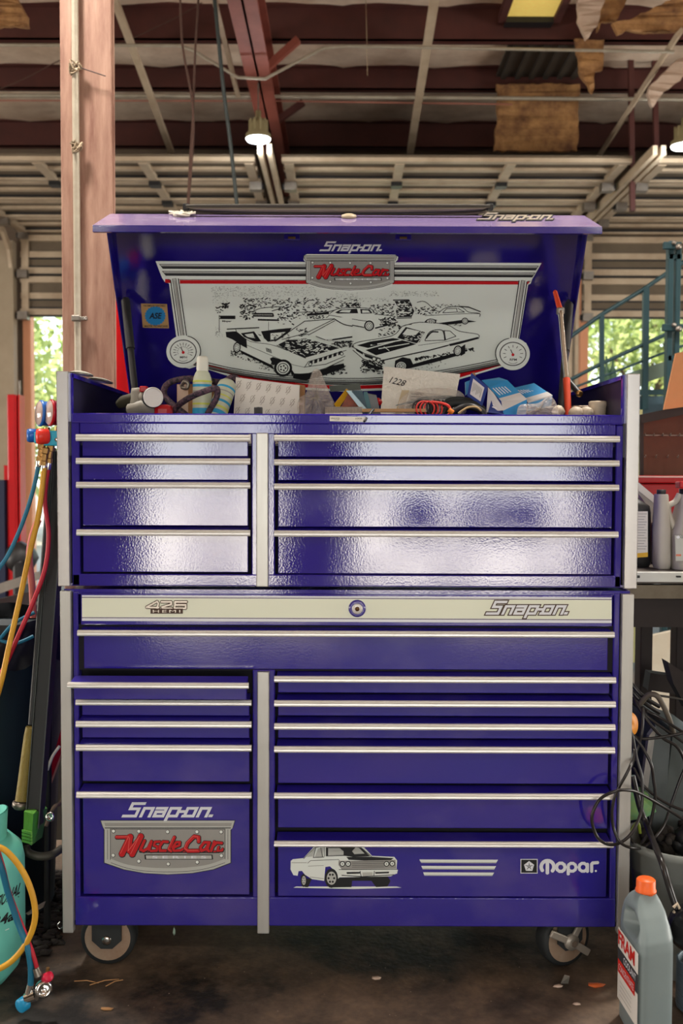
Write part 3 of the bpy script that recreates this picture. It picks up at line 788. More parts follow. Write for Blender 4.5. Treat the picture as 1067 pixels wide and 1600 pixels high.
# lid: leans forward over the tray; its front skirt points towards the viewer
HB = Vector((0, .705, CAM_Z + .145)); HT = Vector((0, .385, CAM_Z + .684)); LF = Vector((0, .210, CAM_Z + .614))
lx0, lx1 = (CB0 + .004), (CB1 - .004)
UP_ = (HT - HB).normalized(); NF = Vector((0, -UP_.z, UP_.y)).normalized()          # towards the viewer and down
sk = (LF - HT).normalized(); NS = Vector((0, -sk.z, sk.y)); NS = NS if NS.z > 0 else -NS
th = .014
mb = MB()
def lidbox(a, b, n, t, xa, xb, m):
    vs = [Vector((x, 0, 0)) + p + n * d for x in (xa, xb) for p in (a, b) for d in (0, t)]
    mb.add(vs, [(0, 1, 3, 2), (4, 6, 7, 5), (0, 4, 5, 1), (2, 3, 7, 6), (0, 2, 6, 4), (1, 5, 7, 3)], m)
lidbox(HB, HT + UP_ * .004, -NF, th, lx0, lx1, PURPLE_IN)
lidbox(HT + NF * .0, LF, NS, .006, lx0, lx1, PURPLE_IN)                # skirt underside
lidbox(HT - sk * .016, LF, NS * 1.0, .0, lx0, lx1, FADED) if False else None
a, b = HT + NS * .0065 - sk * .02, LF + NS * .0065
mb.add([Vector((lx0, 0, 0)) + a, Vector((lx1, 0, 0)) + a, Vector((lx1, 0, 0)) + b, Vector((lx0, 0, 0)) + b], [(0, 1, 2, 3)], FADED)
# front edge fold, facing the viewer
e0 = LF + NS * .0065; e1 = e0 + Vector((0, -.0012, -.017))
mb.prism([Vector((lx0, 0, 0)) + e0, Vector((lx1, 0, 0)) + e0, Vector((lx1, 0, 0)) + e1, Vector((lx0, 0, 0)) + e1], (0, .012, 0), PURPLE)
for xx in (lx0, lx1):                                                  # side returns of the lid
    s_ = .0035 if xx == lx0 else -.0035
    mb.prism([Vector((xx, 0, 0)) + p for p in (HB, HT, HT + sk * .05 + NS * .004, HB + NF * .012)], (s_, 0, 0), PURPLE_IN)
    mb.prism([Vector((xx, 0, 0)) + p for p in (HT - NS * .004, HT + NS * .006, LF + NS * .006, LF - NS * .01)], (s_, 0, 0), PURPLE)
lid = mb.build('lid', chest)
# latch openings under the skirt, knob and word badge on top of it
NP = HB + NF * .0005
def lidp(x, y): return atp(x, y, NP, NF)
for px in (456, 630):
    lb = MB(); c = lidp(px, 370.5); lb.cbox(c, (.022, .004, .009), PURPLE, bev=.003)
    lb.cbox(c + NF * .006, (.010, .003, .003), BRASS, bev=.001)
    lb.build('latch', lid)
SP0 = LF + NS * .007
def skp(x, y): return atp(x, y, SP0, NS)
c = skp(545, 340)
MB().lathe([(.019, 0), (.021, .003), (.019, .007), (.010, .010), (.0, .010)], c, mat('stained_knob', (176, 160, 130), .5), NS, 24).build('lock_knob', lid)
A = Art(lambda x, y: skp(x, y), NS, .0012)
snapon(A, 748, 334.5, 866, 343.5, mat('badge_silver', (190, 180, 168)), .2, INK)
A.build('word_badge', lid)

# lid artwork ---------------------------------------------------------
A = Art(lidp, NF, .00022)
snapon(A, 501, 378.5, 598, 391, WHITE2, .22); A.build('word_decal', lid)
A = Art(lidp, NF, .00022)
# pale outer outline of the whole frame
outer = [(243, 408), (846, 411), (831, 437), (829, 443), (825, 445), (811, 530), (822, 536), (827, 548), (824, 565), (812, 575), (798, 577), (785, 573),
         (700, 598), (620, 609), (540, 612), (450, 608), (380, 595), (308, 572), (296, 576), (280, 572), (263, 562), (260, 548), (266, 536), (276, 530), (264, 443), (257, 440), (253, 434)]
A.fill(outer, WHITE); A.lift()
A.fill([(258, 436), (828, 440), (824, 444.5), (258, 442)], DECALRED)
A.fill([(274, 566), (312, 566), (400, 590), (480, 600), (540, 603), (620, 600), (700, 588), (780, 568), (815, 569), (798, 574.5), (786, 570), (700, 595), (620, 605.5), (540, 608.5), (450, 604), (380, 591), (306, 569), (290, 573)], DECALRED); A.lift()
A.fill([(277, 436), (813, 439), (799, 560), (780, 563), (700, 584), (620, 596), (540, 599), (480, 596), (400, 585), (312, 562), (300, 560)], WHITE); A.lift()
A.fill([(281, 442.5), (810, 445), (796, 560), (785, 560), (700, 580), (620, 591), (540, 594), (450, 590), (380, 578), (310, 558), (292, 556)], mat('decal_field', (224, 231, 224), .35))
A.fill([(281, 437.5), (811, 439.5), (810, 444.5), (281, 443)], DECALRED); A.lift()
def bars(y0, xa, xb, y1, xc, xd):   # chrome speed bars
    GD = mat('decal_dark_grey', (96, 98, 96), .35)
    A.fill([(xa, y0), (xb, y0 + 2.6), (xb - 5, y0 + 10), (xa + 6, y0 + 7.4)], INK); A.k += 1
    A.fill([(xa + 2, y0 + .8), (xb - 2, y0 + 3.4), (xb - 3, y0 + 5.4), (xa + 3, y0 + 2.8)], GREYL); A.fill([(xa + 3, y0 + 3.0), (xb - 3, y0 + 5.6), (xb - 4, y0 + 7.2), (xa + 5, y0 + 4.6)], GD)
    A.k -= 1
bars(412.3, 248.5, 842, 0, 0, 0); bars(423.2, 253, 836.5, 0, 0, 0)
A.line([(262, 436.6), (828, 439.2)], .9, INK)
def post(xa, ya, xb, yb, s_):       # the leaning uprights
    d = Vector((xb - xa, yb - ya)); 
    for off, w_, m in ((0, 14, WHITE), (-6.2, 1.5, INK), (6.2, 1.5, INK), (0, 6.4, INK), (0, 4.6, GREYL)):
        q = Vector((-d.y, d.x)).normalized() * off
        A.line([(xa + q.x, ya + q.y), (xb + q.x, yb + q.y)], w_, m, sq=False); A.k += 1
    A.line([(xa + 1.2, ya + 3), (xb + 1.2, yb)], 1.4, GREYD); A.k -= 5
A.lift()
post(272.5, 436, 287, 536, 1); post(817, 439, 802, 540, -1); A.k += 7
def bottom_lines():
    pts = [(303, 560.5), (360, 574), (430, 584.5), (500, 589.5), (540, 590.5), (600, 589), (690, 578), (785, 559.5)]
    for dy, w_, m in ((0, 1.1, INK), (3, 1.1, INK), (6.3, 3.4, mat('decal_dark_grey', (96, 98, 96))), (9.0, 1.4, INK)):
        A.curve([(x, y + dy) for x, y in pts], w_, m); A.k += 1
bottom_lines()
# dials
def dial(cx, cy, word, sgn, ticks):
    A.disc(cx, cy, 26.3, WHITE, 48, 25.3); A.lift(); A.ring(cx, cy, 24.2, 1.1, INK, 30, 23, 180 if sgn > 0 else 240, 300 if sgn < 0 else 390) if False else None
    A.ring(cx + sgn * 2.5, cy - 1, 24.5, 1.3, INK, 24, 23.5, -80 if sgn > 0 else 150, 30 if sgn > 0 else 262)
    A.disc(cx, cy, 21, INK, 36, 18.8); A.lift(); A.disc(cx, cy, 19.6, WHITE, 36, 17.4); A.lift()
    for k in range(ticks):
        a = R(205 - 230 * k / (ticks - 1)); r0, r1 = .62, .8
        A.line([(cx + 19 * r0 * math.cos(a), cy - 17 * r0 * math.sin(a)), (cx + 19 * r1 * math.cos(a), cy - 17 * r1 * math.sin(a))], .9, INK)
        if ticks > 10: A.line([(cx + 19 * .42 * math.cos(a), cy - 17 * .42 * math.sin(a)), (cx + 19 * .52 * math.cos(a), cy - 17 * .52 * math.sin(a))], .6, INK)
    A.line([(cx, cy + 1), (cx - 3.5, cy - 6.5)], 1.3, INK); A.disc(cx, cy + 1.2, 2.3, DECALRED, 12)
    A.text(word, cx - 5, cy + 7, cx + 6, cy + 10.5, INK, .02); A.ring(cx, cy + 9, 9, .6, INK, 10, 6, 40, 140)
dial(286.5, 548.5, 'MPH', 1, 13); dial(801, 552, 'RPM', -1, 9)
A.lift(); A.build('frame_decal', lid)
kbadge = 12
A = Art(lidp, NF, .00022); A.k = kbadge
A.fill([(475, 399), (480, 396.5), (617, 397.5), (622, 401), (621, 406), (614, 412), (613, 447), (590, 453), (548, 456.5), (505, 452), (482, 445), (480.5, 411), (474, 406)], WHITE); A.lift()
muscle(A, lambda x, y: (450 + ((x - 40) / 965 * 770 + 135) / 5.335, 370 + ((y - 195) / 390 * 285 + 155) / 5.335), .15); A.build('badge_decal', lid)

# ink drawing of the parked cars
A = Art(lidp, NF, .00022); A.k = 6
random.seed(11)
def TL(p): return (340 + p[0] / 5.08, 490 + p[1] / 5.08)
def TR_(p): return (540 + p[0] / 4.85, 440 + p[1] / 4.85)
def TB(p): return (330 + p[0] / 4.64, 435 + p[1] / 4.64)
FIELD = MATS['decal_field']
def mk(T, s_):
    def F(pts, m=INK): A.fill([T(p) for p in pts], m)
    def Ln(pts, w_=4, m=INK, w2=None): A.line([T(p) for p in pts], w_ / s_, m, sq=False, w2=None if w2 is None else w2 / s_)
    def Cv(pts, w_=4, m=INK, w2=None): A.curve([T(p) for p in pts], w_ / s_, m, n=4, w2=None if w2 is None else w2 / s_)
    def scr(x0, y0, x1, y1, n, l=14, w_=4, m=INK, slope=0.0):
        for _ in range(n):
            u = random.random(); x = x0 + (x1 - x0) * u; y = y0 + (y1 - y0) * random.random() + slope * (x - x0)
            a = random.uniform(-.7, .7); d = random.uniform(.3, 1) * l
            Ln([(x, y), (x + d * math.cos(a), y + d * math.sin(a))], w_ * random.uniform(.5, 1.3), m)
    def wheel(x, y, rx, ry, rot=0.0, hub=True):
        p = T((x, y)); A.disc(p[0], p[1], rx / s_, INK, 20, ry / s_, rot); A.k += 1
        A.disc(p[0], p[1], rx * .74 / s_, FIELD, 18, ry * .74 / s_, rot); A.k += 1
        A.disc(p[0], p[1], rx * .60 / s_, INK, 18, ry * .60 / s_, rot); A.k += 1
        A.disc(p[0], p[1], rx * .5 / s_, FIELD, 16, ry * .5 / s_, rot); A.k += 1
        for a in range(0, 360, 72): A.disc(p[0] + math.cos(R(a)) * rx * .28 / s_, p[1] + math.sin(R(a)) * ry * .28 / s_, rx * .11 / s_, INK, 6)
        A.k -= 4
    return F, Ln, Cv, scr, wheel
# background trees and rows of cars
F, Ln, Cv, scr, wheel = mk(TB, 4.64)
LG = mat('decal_fine_grey', (130, 136, 130), .4)
scr(0, 55, 760, 130, 420, 9, 2.2, LG); scr(0, 70, 120, 180, 70, 9, 2.2, LG); scr(900, 90, 1060, 150, 60, 9, 2.2, LG)
scr(230, 145, 1060, 215, 200, 22, 6); scr(200, 190, 320, 300, 60, 18, 8); scr(480, 180, 600, 330, 60, 18, 8); scr(30, 205, 75, 250, 14, 18, 7)
scr(70, 180, 125, 215, 26, 16, 8)
F([(300, 245), (360, 215), (520, 205), (560, 235), (600, 250), (560, 300), (340, 305), (300, 280)], FIELD); A.k += 1
Cv([(300, 245), (360, 215), (520, 205), (560, 235)], 5); Ln([(310, 255), (445, 255), (450, 272), (310, 270)], 12); Ln([(340, 298), (490, 302)], 12); Ln([(440, 235), (520, 212)], 6)
for x in range(320, 440, 14): Ln([(x, 258), (x, 268)], 4)
Ln([(700, 262), (850, 250)], 16); Ln([(610, 245), (850, 240), (930, 220), (1060, 215)], 5); scr(600, 220, 860, 290, 60, 20, 6)
Ln([(60, 272), (172, 272), (172, 290), (62, 290)], 7); Ln([(58, 265), (58, 385)], 4); A.k += 1
A.text('Moper'.replace('e', 'a'), *TB((80, 302)), *TB((148, 318)), INK, .03); Ln([(68, 281), (165, 281)], 14)
scr(30, 350, 80, 420, 26, 8, 3); 
# middle row: light car, hood-up car, right car
F, Ln, Cv, scr, wheel = mk(TR_, 4.85)
scr(0, 120, 320, 150, 50, 10, 3, LG); scr(330, 70, 700, 110, 110, 12, 2.4, LG); scr(520, 190, 690, 250, 60, 16, 6); scr(660, 170, 860, 190, 26, 14, 4)
scr(170, 170, 360, 260, 100, 16, 6); scr(0, 160, 110, 195, 40, 14, 7)
A.k += 1
F([(-120, 240), (-60, 205), (60, 195), (190, 205), (220, 245), (370, 260), (380, 300), (240, 345), (150, 350), (0, 320), (-130, 280)], FIELD); A.k += 1
Cv([(-120, 240), (-60, 205), (60, 195), (190, 205), (215, 240)], 5); F([(-80, 232), (-40, 210), (85, 203), (95, 238), (-60, 240)]); F([(110, 205), (180, 208), (205, 238), (115, 240)])
A.k += 1; F([(-50, 228), (-25, 214), (40, 212), (30, 232)], FIELD); F([(125, 214), (170, 216), (185, 232), (125, 234)], FIELD)
Ln([(-130, 250), (100, 290), (180, 300)], 4); Cv([(220, 245), (300, 252), (375, 262)], 4); scr(250, 270, 375, 330, 60, 22, 7); Ln([(-130, 290), (0, 318), (140, 345)], 7)
wheel(178, 332, 38, 40); Ln([(225, 350), (375, 312)], 10)
F([(370, 145), (480, 140), (500, 185), (520, 220), (500, 265), (390, 268), (380, 220), (395, 190)]); A.k += 1
scr(385, 150, 490, 260, 70, 22, 6, FIELD); Ln([(360, 138), (478, 136), (500, 180)], 8); Ln([(400, 235), (490, 232)], 8, FIELD); Ln([(385, 275), (500, 272)], 6)
Cv([(540, 155), (600, 150), (680, 215), (720, 225)], 5); 
F([(570, 265), (700, 235), (760, 195), (870, 190), (930, 225), (1010, 235), (1015, 265), (900, 290), (720, 320), (650, 315), (600, 300)], FIELD); A.k += 1
Cv([(700, 238), (760, 195), (870, 188), (930, 228), (1012, 238), (1015, 262)], 5); Ln([(735, 232), (765, 203), (840, 200), (845, 228), (735, 234)], 5); Ln([(850, 200), (900, 228), (850, 230)], 5); Ln([(600, 255), (900, 240), (1010, 240)], 4)
Ln([(860, 185), (930, 190), (1020, 225)], 8); F([(700, 312), (900, 285), (990, 300), (880, 312), (740, 328)]); wheel(903, 296, 26, 26); wheel(645, 300, 42, 22); Ln([(600, 300), (640, 280), (690, 290)], 6)
scr(820, 310, 870, 335, 14, 12, 4); scr(240, 350, 300, 420, 22, 14, 5); scr(310, 320, 430, 400, 46, 22, 6)
A.k += 1
# front right car (stripes on the hood)
F([(45, 480), (65, 460), (350, 410), (430, 335), (560, 305), (760, 320), (860, 370), (1000, 395), (1005, 430), (985, 470), (870, 500), (840, 560), (640, 600), (500, 640), (280, 660), (120, 600), (60, 540)], FIELD); A.k += 1
scr(110, 590, 290, 690, 90, 20, 9); scr(510, 575, 960, 600, 90, 18, 8, INK, -.18); scr(520, 600, 760, 700, 60, 10, 4, INK, -.3)
F([(500, 625), (640, 585), (820, 540), (840, 560), (660, 612), (500, 650)]); F([(120, 600), (280, 650), (280, 665), (200, 650), (130, 618)])
Cv([(50, 478), (110, 452), (350, 408), (430, 335), (500, 320)], 5); Cv([(430, 335), (560, 305), (760, 322), (860, 372), (1000, 396), (1005, 430)], 5)
F([(85, 480), (190, 450), (360, 425), (420, 432), (170, 500)]); F([(150, 515), (420, 440), (540, 468), (470, 490), (230, 555)]); A.k += 1
Ln([(190, 478), (420, 440)], 9, FIELD); F([(200, 455), (240, 447), (240, 475), (200, 478)], INK); Ln([(250, 505), (480, 465)], 7, FIELD); Ln([(290, 490), (330, 520)], 5, FIELD)
F([(400, 410), (455, 340), (600, 380), (560, 455), (520, 468), (390, 425)]); A.k += 1; F([(430, 395), (465, 352), (560, 372), (530, 400), (470, 405)], FIELD); scr(430, 380, 580, 440, 34, 26, 5, FIELD)
Ln([(470, 345), (455, 400)], 5); Ln([(390, 425), (540, 468), (610, 375)], 5, FIELD)
Cv([(600, 440), (640, 375), (730, 365), (750, 440)], 6); Ln([(600, 445), (750, 440), (835, 410), (790, 370), (735, 368)], 5); Ln([(745, 370), (755, 438)], 8); Cv([(610, 425), (650, 380), (700, 378)], 10)
Ln([(270, 595), (450, 555), (640, 515), (780, 478)], 9); F([(780, 470), (1003, 415), (1003, 430), (860, 470), (790, 485)]); Ln([(550, 480), (760, 450), (860, 430)], 3)
Ln([(50, 490), (140, 540), (265, 580)], 6); Ln([(55, 515), (130, 580), (280, 640)], 6); F([(75, 500), (130, 530), (130, 550), (80, 520)]); F([(140, 545), (265, 585), (262, 605), (145, 565)]); A.k += 1
for x, y in ((215, 582), (248, 592)):
    p = TR_((x, y)); A.disc(p[0], p[1], 3.4, INK, 12); A.k += 1; A.disc(p[0], p[1], 2.4, FIELD, 12); A.k -= 1
F([(370, 640), (375, 595), (430, 568), (490, 580), (510, 620), (500, 650), (440, 660)]); wheel(420, 635, 50, 42); F([(860, 500), (905, 470), (905, 540), (870, 560)]); wheel(848, 520, 32, 42, .2)
A.k += 1
# front left car (hood up, wing on the boot)
F, Ln, Cv, scr, wheel = mk(TL, 5.08)
A.k += 1
F([(500, 190), (640, 70), (760, 50), (860, 30), (1067, 20), (1067, 200), (900, 215), (700, 160)], FIELD); A.k += 1
Cv([(930, 40), (1000, 80), (1070, 95)], 8); Ln([(860, 210), (1067, 180)], 12); scr(900, 215, 1067, 260, 90, 18, 8); Ln([(780, 175), (870, 210)], 6); scr(620, 110, 700, 170, 20, 26, 7)
scr(100, 280, 440, 330, 80, 14, 7, INK, .28); scr(330, 390, 450, 430, 26, 12, 5, INK, .2)
F([(180, 285), (430, 400), (450, 440), (330, 375), (190, 310)]); F([(600, 470), (760, 465), (900, 410), (1000, 390), (1010, 420), (860, 480), (700, 525), (600, 510)]); scr(850, 400, 1020, 480, 70, 20, 8)
scr(120, 280, 190, 300, 10, 14, 6)
A.k += 1
F([(65, 150), (95, 130), (330, 125), (420, 110), (590, 100), (640, 170), (975, 265), (1020, 285), (1015, 350), (860, 430), (740, 465), (600, 475), (540, 380), (440, 345), (420, 400), (190, 290), (120, 240), (80, 190)], FIELD); A.k += 1
F([(65, 140), (150, 135), (230, 200), (235, 270), (195, 250), (120, 200), (70, 180)])
Ln([(75, 118), (330, 106)], 8); Ln([(145, 120), (150, 135)], 5); Cv([(160, 145), (260, 215), (420, 240), (560, 290), (700, 350)], 4); A.k += 1
F([(185, 150), (290, 135), (350, 215), (300, 218), (210, 180)]); F([(345, 135), (500, 115), (590, 108), (560, 150), (470, 210), (400, 218), (370, 190)]); A.k += 1
Ln([(300, 135), (355, 215)], 12, FIELD); F([(215, 160), (280, 150), (300, 190), (240, 180)], FIELD); F([(420, 150), (540, 140), (470, 195), (420, 205)], FIELD); scr(200, 150, 560, 205, 40, 26, 5)
Ln([(405, 60), (405, 215)], 3); Ln([(455, 215), (690, 55), (930, 35)], 6); Ln([(510, 200), (700, 150), (930, 35)], 5); Ln([(720, 165), (930, 50)], 5)
F([(480, 240), (560, 200), (700, 190), (970, 268), (700, 345), (560, 290)]); A.k += 1; scr(520, 205, 900, 320, 110, 34, 6, FIELD); Ln([(570, 200), (820, 195), (960, 262)], 4, FIELD)
Ln([(470, 245), (700, 345)], 5); Ln([(700, 345), (975, 268)], 5, FIELD); Ln([(690, 420), (720, 375), (1020, 285)], 5); Ln([(690, 418), (860, 395), (1012, 330)], 5)
for i in range(7): 
    x = 730 + i * 38; y = 400 - i * 13; F([(x, y - 25), (x + 26, y - 34), (x + 22, y - 4), (x - 2, y + 2)])
for x, y in ((735, 395), (985, 312)):
    p = TL((x, y)); A.disc(p[0], p[1], 3, INK, 12); A.k += 1; A.disc(p[0], p[1], 1.9, FIELD, 12); A.k -= 1
Ln([(600, 470), (700, 475), (860, 425), (1000, 360)], 5); Ln([(190, 290), (420, 400)], 5); Ln([(200, 230), (600, 400), (690, 420)], 3)
for i in range(5): Ln([(385 + i * 9, 265 + i * 3), (392 + i * 9, 295 + i * 3)], 5)
F([(415, 350), (440, 338), (520, 365), (560, 400), (480, 400), (440, 400)]); wheel(520, 425, 72, 68); wheel(155, 262, 30, 44, .1)
F([(560, 390), (610, 470), (590, 490), (575, 430)])
A.build('ink_drawing', lid)
# certification sticker
GOLD = mat('sticker_gold', (178, 142, 92), .5, .2); BLUE = mat('sticker_blue', (28, 120, 176), .5)
A = Art(lidp, NF, .00022); A.fill([(220, 474), (261, 475), (264, 513), (223, 512)], GOLD); A.lift()
pts = []
for k in range(44):
    r = 15 if k % 2 else 17; a = 2 * math.pi * k / 44; pts.append((242.5 + r * math.cos(a), 493.5 + r * .93 * math.sin(a)))
A.fill(pts, BLUE); A.lift()
A.text('ASE', 233, 488.5, 253, 498, INK, .03, .2); A.text('WE EMPLOY CERTIFIED', 224, 476.5, 258, 479, INK, .02); A.text('MASTER TECHNICIANS', 226, 508, 262, 511, INK, .02)
A.build('sticker', lid)
# gas struts
for pts, r0 in (([(203, 462, .50), (196, 470, .47), (199, 530, .42), (207, 598, .38), (214, 640, .36)], .008), ([(886, 462, .5), (889, 476, .47), (887, 540, .42), (880, 600, .38), (876, 640, .36)], .008)):
    mb = MB(); P3 = [at(x, y, Y) for x, y, Y in pts]
    P3 = [P3[1], P3[-1]]
    m_ = P3[0].lerp(P3[1], .45)
    mb.tube([P3[0], m_], .0125, BLACK, 12); mb.tube([m_, P3[1]], .0095, BLACK, 12)
    mb.ball(P3[0], .011, BLACK, 2); mb.ball(P3[1], .011, BLACK, 2)
    q = at(pts[0][0], pts[0][1], .56); mb.tube([P3[0], q], .006, BLACK, 8)
    mb.build('gas_strut', chest)
# ------------------------------------------------------------------ under the roof
COND = mat('galvanised_conduit', (176, 168, 150), .45, .3, (140, 128, 110), 12, 1)
RUST = mat('rusty_column_primer', (166, 130, 110), .65, 0, (118, 78, 62), 16, .6, stretch=(1.6, 1.6, .22), bump=.15, bscale=40)
# rust-red steel column with a conduit strapped to it
CY = 1.35
ctl, ctr = at(95.5, 300, CY), at(178.5, 300, CY)
col_o = thing('steel_column', ((ctl.x + ctr.x) / 2, CY, 0), 'rusty red steel column standing behind the left end of the chest', 'column')
xm = at(122, 300, CY).x
mb = MB()
mb.box(ctl.x, ctr.x, CY + .006, CY + .022, 0, ROOF_H, RUST, .004).box((ctl.x + ctr.x) / 2 - .01, (ctl.x + ctr.x) / 2 + .01, CY + .02, CY + .22, 0, ROOF_H, RUST).box(ctl.x + .02, ctr.x - .09, CY + .22, CY + .235, 0, ROOF_H, RUST)
mb.box(xm + .012, ctr.x - .006, CY - .004, CY + .01, 0, ROOF_H, RUST, .004)
mb.box(ctl.x, xm - .018, CY - .002, CY + .01, 0, ROOF_H, RUST, .004)
mb.build('column_shaft', col_o)
mb = MB(); p = at(119, 300, CY - .02)
mb.tube([(at(116.5, 5, CY - .02).x, CY - .02, ROOF_H - .05), at(118, 150, CY - .02), at(119.5, 300, CY - .02), at(121, 480, CY - .02), (at(122, 600, CY - .02).x, CY - .02, .4)], .0125, COND, 10)
tag(mb.build('conduit'), 'galvanised conduit strapped upright to the rusty column', 'conduit')
mb = MB(); c = at(127, 497.5, CY - .03)
mb.cbox(c, (.022, .006, .007), STEEL, bev=.002); mb.cbox(at(119, 497.5, CY - .034), (.016, .012, .011), STEEL, bev=.004); mb.ball(at(133, 498, CY - .037), .005, CHROME, 1)
mb.build('pipe_clamp', col_o)
for i, (px, py) in enumerate(((117, 103), (119, 228))):
    mb = MB(); c = at(px, py, CY - .035); random.seed(20 + i)
    for k in range(7):
        pts = [c + Vector((random.uniform(-.022, .022), random.uniform(-.012, .01), random.uniform(-.03, .022))) for _ in range(4)]
        mb.tube(spline(pts, 5), .0028, mat('tie_wire', (150, 132, 108) if i == 0 else (60, 50, 44), .5, .4), 5)
    if i == 0: mb.tube([c, at(165, 119, CY - .03)], .0022, mat('dark_wire', (70, 54, 50), .6), 5)
    tag(mb.build('wire_tie'), ('pale knotted wire tie with one long loose end, upper one on the column conduit', 'dark knotted wire tie, lower one on the column conduit')[i], 'wire tie')

# conduits and braces crossing under the roof
def run(name, pts, r, m, label, cat, Y=None, seg=8, sm=False):
    P_ = [at(*p) for p in pts]
    if sm: P_ = spline(P_, 6)
    return tag(MB().tube(P_, r, m, seg).build(name), label, cat)
run('conduit', [(-80, 70, 4.6), (278, 71, 4.6), (300, 78, 4.6), (372, 121, 4.6), (414, 123, 4.6), (505, 75, 4.6), (540, 72, 4.6), (1053, 81, 4.6)], .011, COND, 'thin conduit bent around the rafter, highest one crossing the picture', 'conduit')
run('conduit', [(-80, 149, 5.7), (300, 150, 5.7), (1140, 156, 5.7)], .016, COND, 'thick straight conduit crossing below the second roof beam', 'conduit')
run('conduit', [(-80, 157, 5.75), (440, 158, 5.75), (800, 163, 5.75)], .006, mat('red_conduit', (150, 92, 76), .6), 'thin reddish conduit running just under the thick straight one', 'conduit')
def strap(a, b, Ya, Yb, w_, label):
    pa, pb = at(a[0], a[1], Ya), at(b[0], b[1], Yb)
    tag(MB().bar(pa, pb, w_, .03, CREAM, up=(0, 1, 0)).build('roof_brace'), label, 'brace')
strap((176, -8), (268, 238), 4.2, 6.6, .05, 'pale diagonal roof brace right of the rusty column')
strap((333, -8), (372, 150), 4.2, 5.6, .035, 'pale diagonal roof brace left of the red rafter')
strap((680, -8), (641, 238), 4.2, 6.6, .06, 'pale roof brace in the middle of the right half of the roof')
strap((1062, 50), (935, 245), 4.4, 6.8, .06, 'pale slanting roof brace at the upper right')
for a, b, lb_ in (((410, 112), (466, 62), 'short red knee brace on the rafter, nearer one'), ((428, 192), (474, 160), 'short dark knee brace on the rafter, farther one')):
    Y = 4.9 if a[1] < 150 else 6.0
    tag(MB().bar(at(a[0], a[1], Y), at(b[0], b[1], Y), .05, .05, MAROOND if a[1] < 150 else MAROON, up=(0, 1, 0)).build('knee_brace'), lb_, 'brace')
for px, (y0, y1) in ((985, (70, 330)), (1022, (70, 240))):
    tag(MB().bar(at(px, y0, 5.8), at(px + 3, y1, 5.8), .04, .04, MAROON, up=(0, 1, 0)).build('track_hanger'), 'dark upright steel hanger of the door track, %s of the pair at the right' % ('left one' if px < 1000 else 'right one'), 'hanger')
# dark spring shaft header at the front end of the doors
# hanging cables
ROPE = mat('brown_rope', (84, 56, 44), .8, 0, (58, 38, 30), 40, 1)
def hang(pts, r, m, label):
    tag(MB().tube(spline([at(*p) for p in pts], 8), r, m, 7).build('hanging_cable'), label, 'cable')
hang([(281, -15, 3.2), (285, 70, 3.2), (299, 150, 3.2), (302, 210, 3.2), (294, 325, 3.2)], .0065, ROPE, 'brown hanging cable, left strand of the twisted pair above the lid')
hang([(311, -15, 3.25), (305, 80, 3.25), (301, 190, 3.25), (297, 250, 3.25), (293, 328, 3.25)], .0065, ROPE, 'brown hanging cable, right strand of the twisted pair above the lid')
hang([(334, -15, 3.2), (348, 130, 3.2), (360, 225, 3.2), (371, 330, 3.2)], .011, mat('green_black_hose', (34, 42, 40), .5), 'thick blackish hose hanging beside the lit ceiling lamp')
hang([(0, 139, 4.9), (40, 122, 4.9), (100, 92, 4.9), (180, 70, 4.9), (270, 30, 4.9), (330, -5, 4.9)], .004, ROPE, 'thin slack wire sagging under the roof, passing behind the column')
run('dangling_string', [(571, -30, 4.7), (572, 22, 4.7), (573, 60, 4.7), (574, 118, 4.7)], .002, mat('thin_string', (160, 140, 110), .7), 'thin pale string dangling from the roof', 'string')

# pendant lamps
LAMP_E = mat('lamp_lens', (255, 255, 255), .4, emit=(240, 250, 255), estr=22)
LAMP_B = mat('lamp_body', (150, 140, 104), .5, .3)
for (px, py, Y, lab) in ((403.5, 217, 5.0, 'lit round high-bay lamp hanging above the lid, left one'), (1068, 228, 5.0, 'lit round high-bay lamp cut off by the right picture edge')):
    c = at(px, py, Y); rt = thing('ceiling_lamp', c, lab, 'lamp'); rr = .092
    MB().lathe([(rr * .96, 0), (rr * .9, -.012), (0, -.014)], c, LAMP_E, (0, 0, 1), 28).build('lens', rt)
    b = MB().lathe([(rr, .0), (rr, .03), (rr * .75, .05), (rr * .7, .10), (rr * .5, .14), (.02, .15), (.02, .2), (0, .2)], c, LAMP_B, (0, 0, 1), 28)
    for k in range(10):
        a = 2 * math.pi * k / 10; b.cbox(c + Vector((math.cos(a) * rr * .7, math.sin(a) * rr * .7, .09)), (.006, .006, .045), LAMP_B)
    b.build('lamp_housing', rt)
    MB().tube([c + Vector((0, 0, .2)), (c.x, c.y, ROOF_H - .2)], .006, STEEL, 6).build('hanging_rod', rt)
    d = bpy.data.lights.new('lamp_light', 'POINT'); d.energy = 14; d.shadow_soft_size = .09; d.color = (.95, .98, 1)
    o = bpy.data.objects.new('lamp_light', d); COL.objects.link(o); o.location = c + Vector((0, 0, -.12))

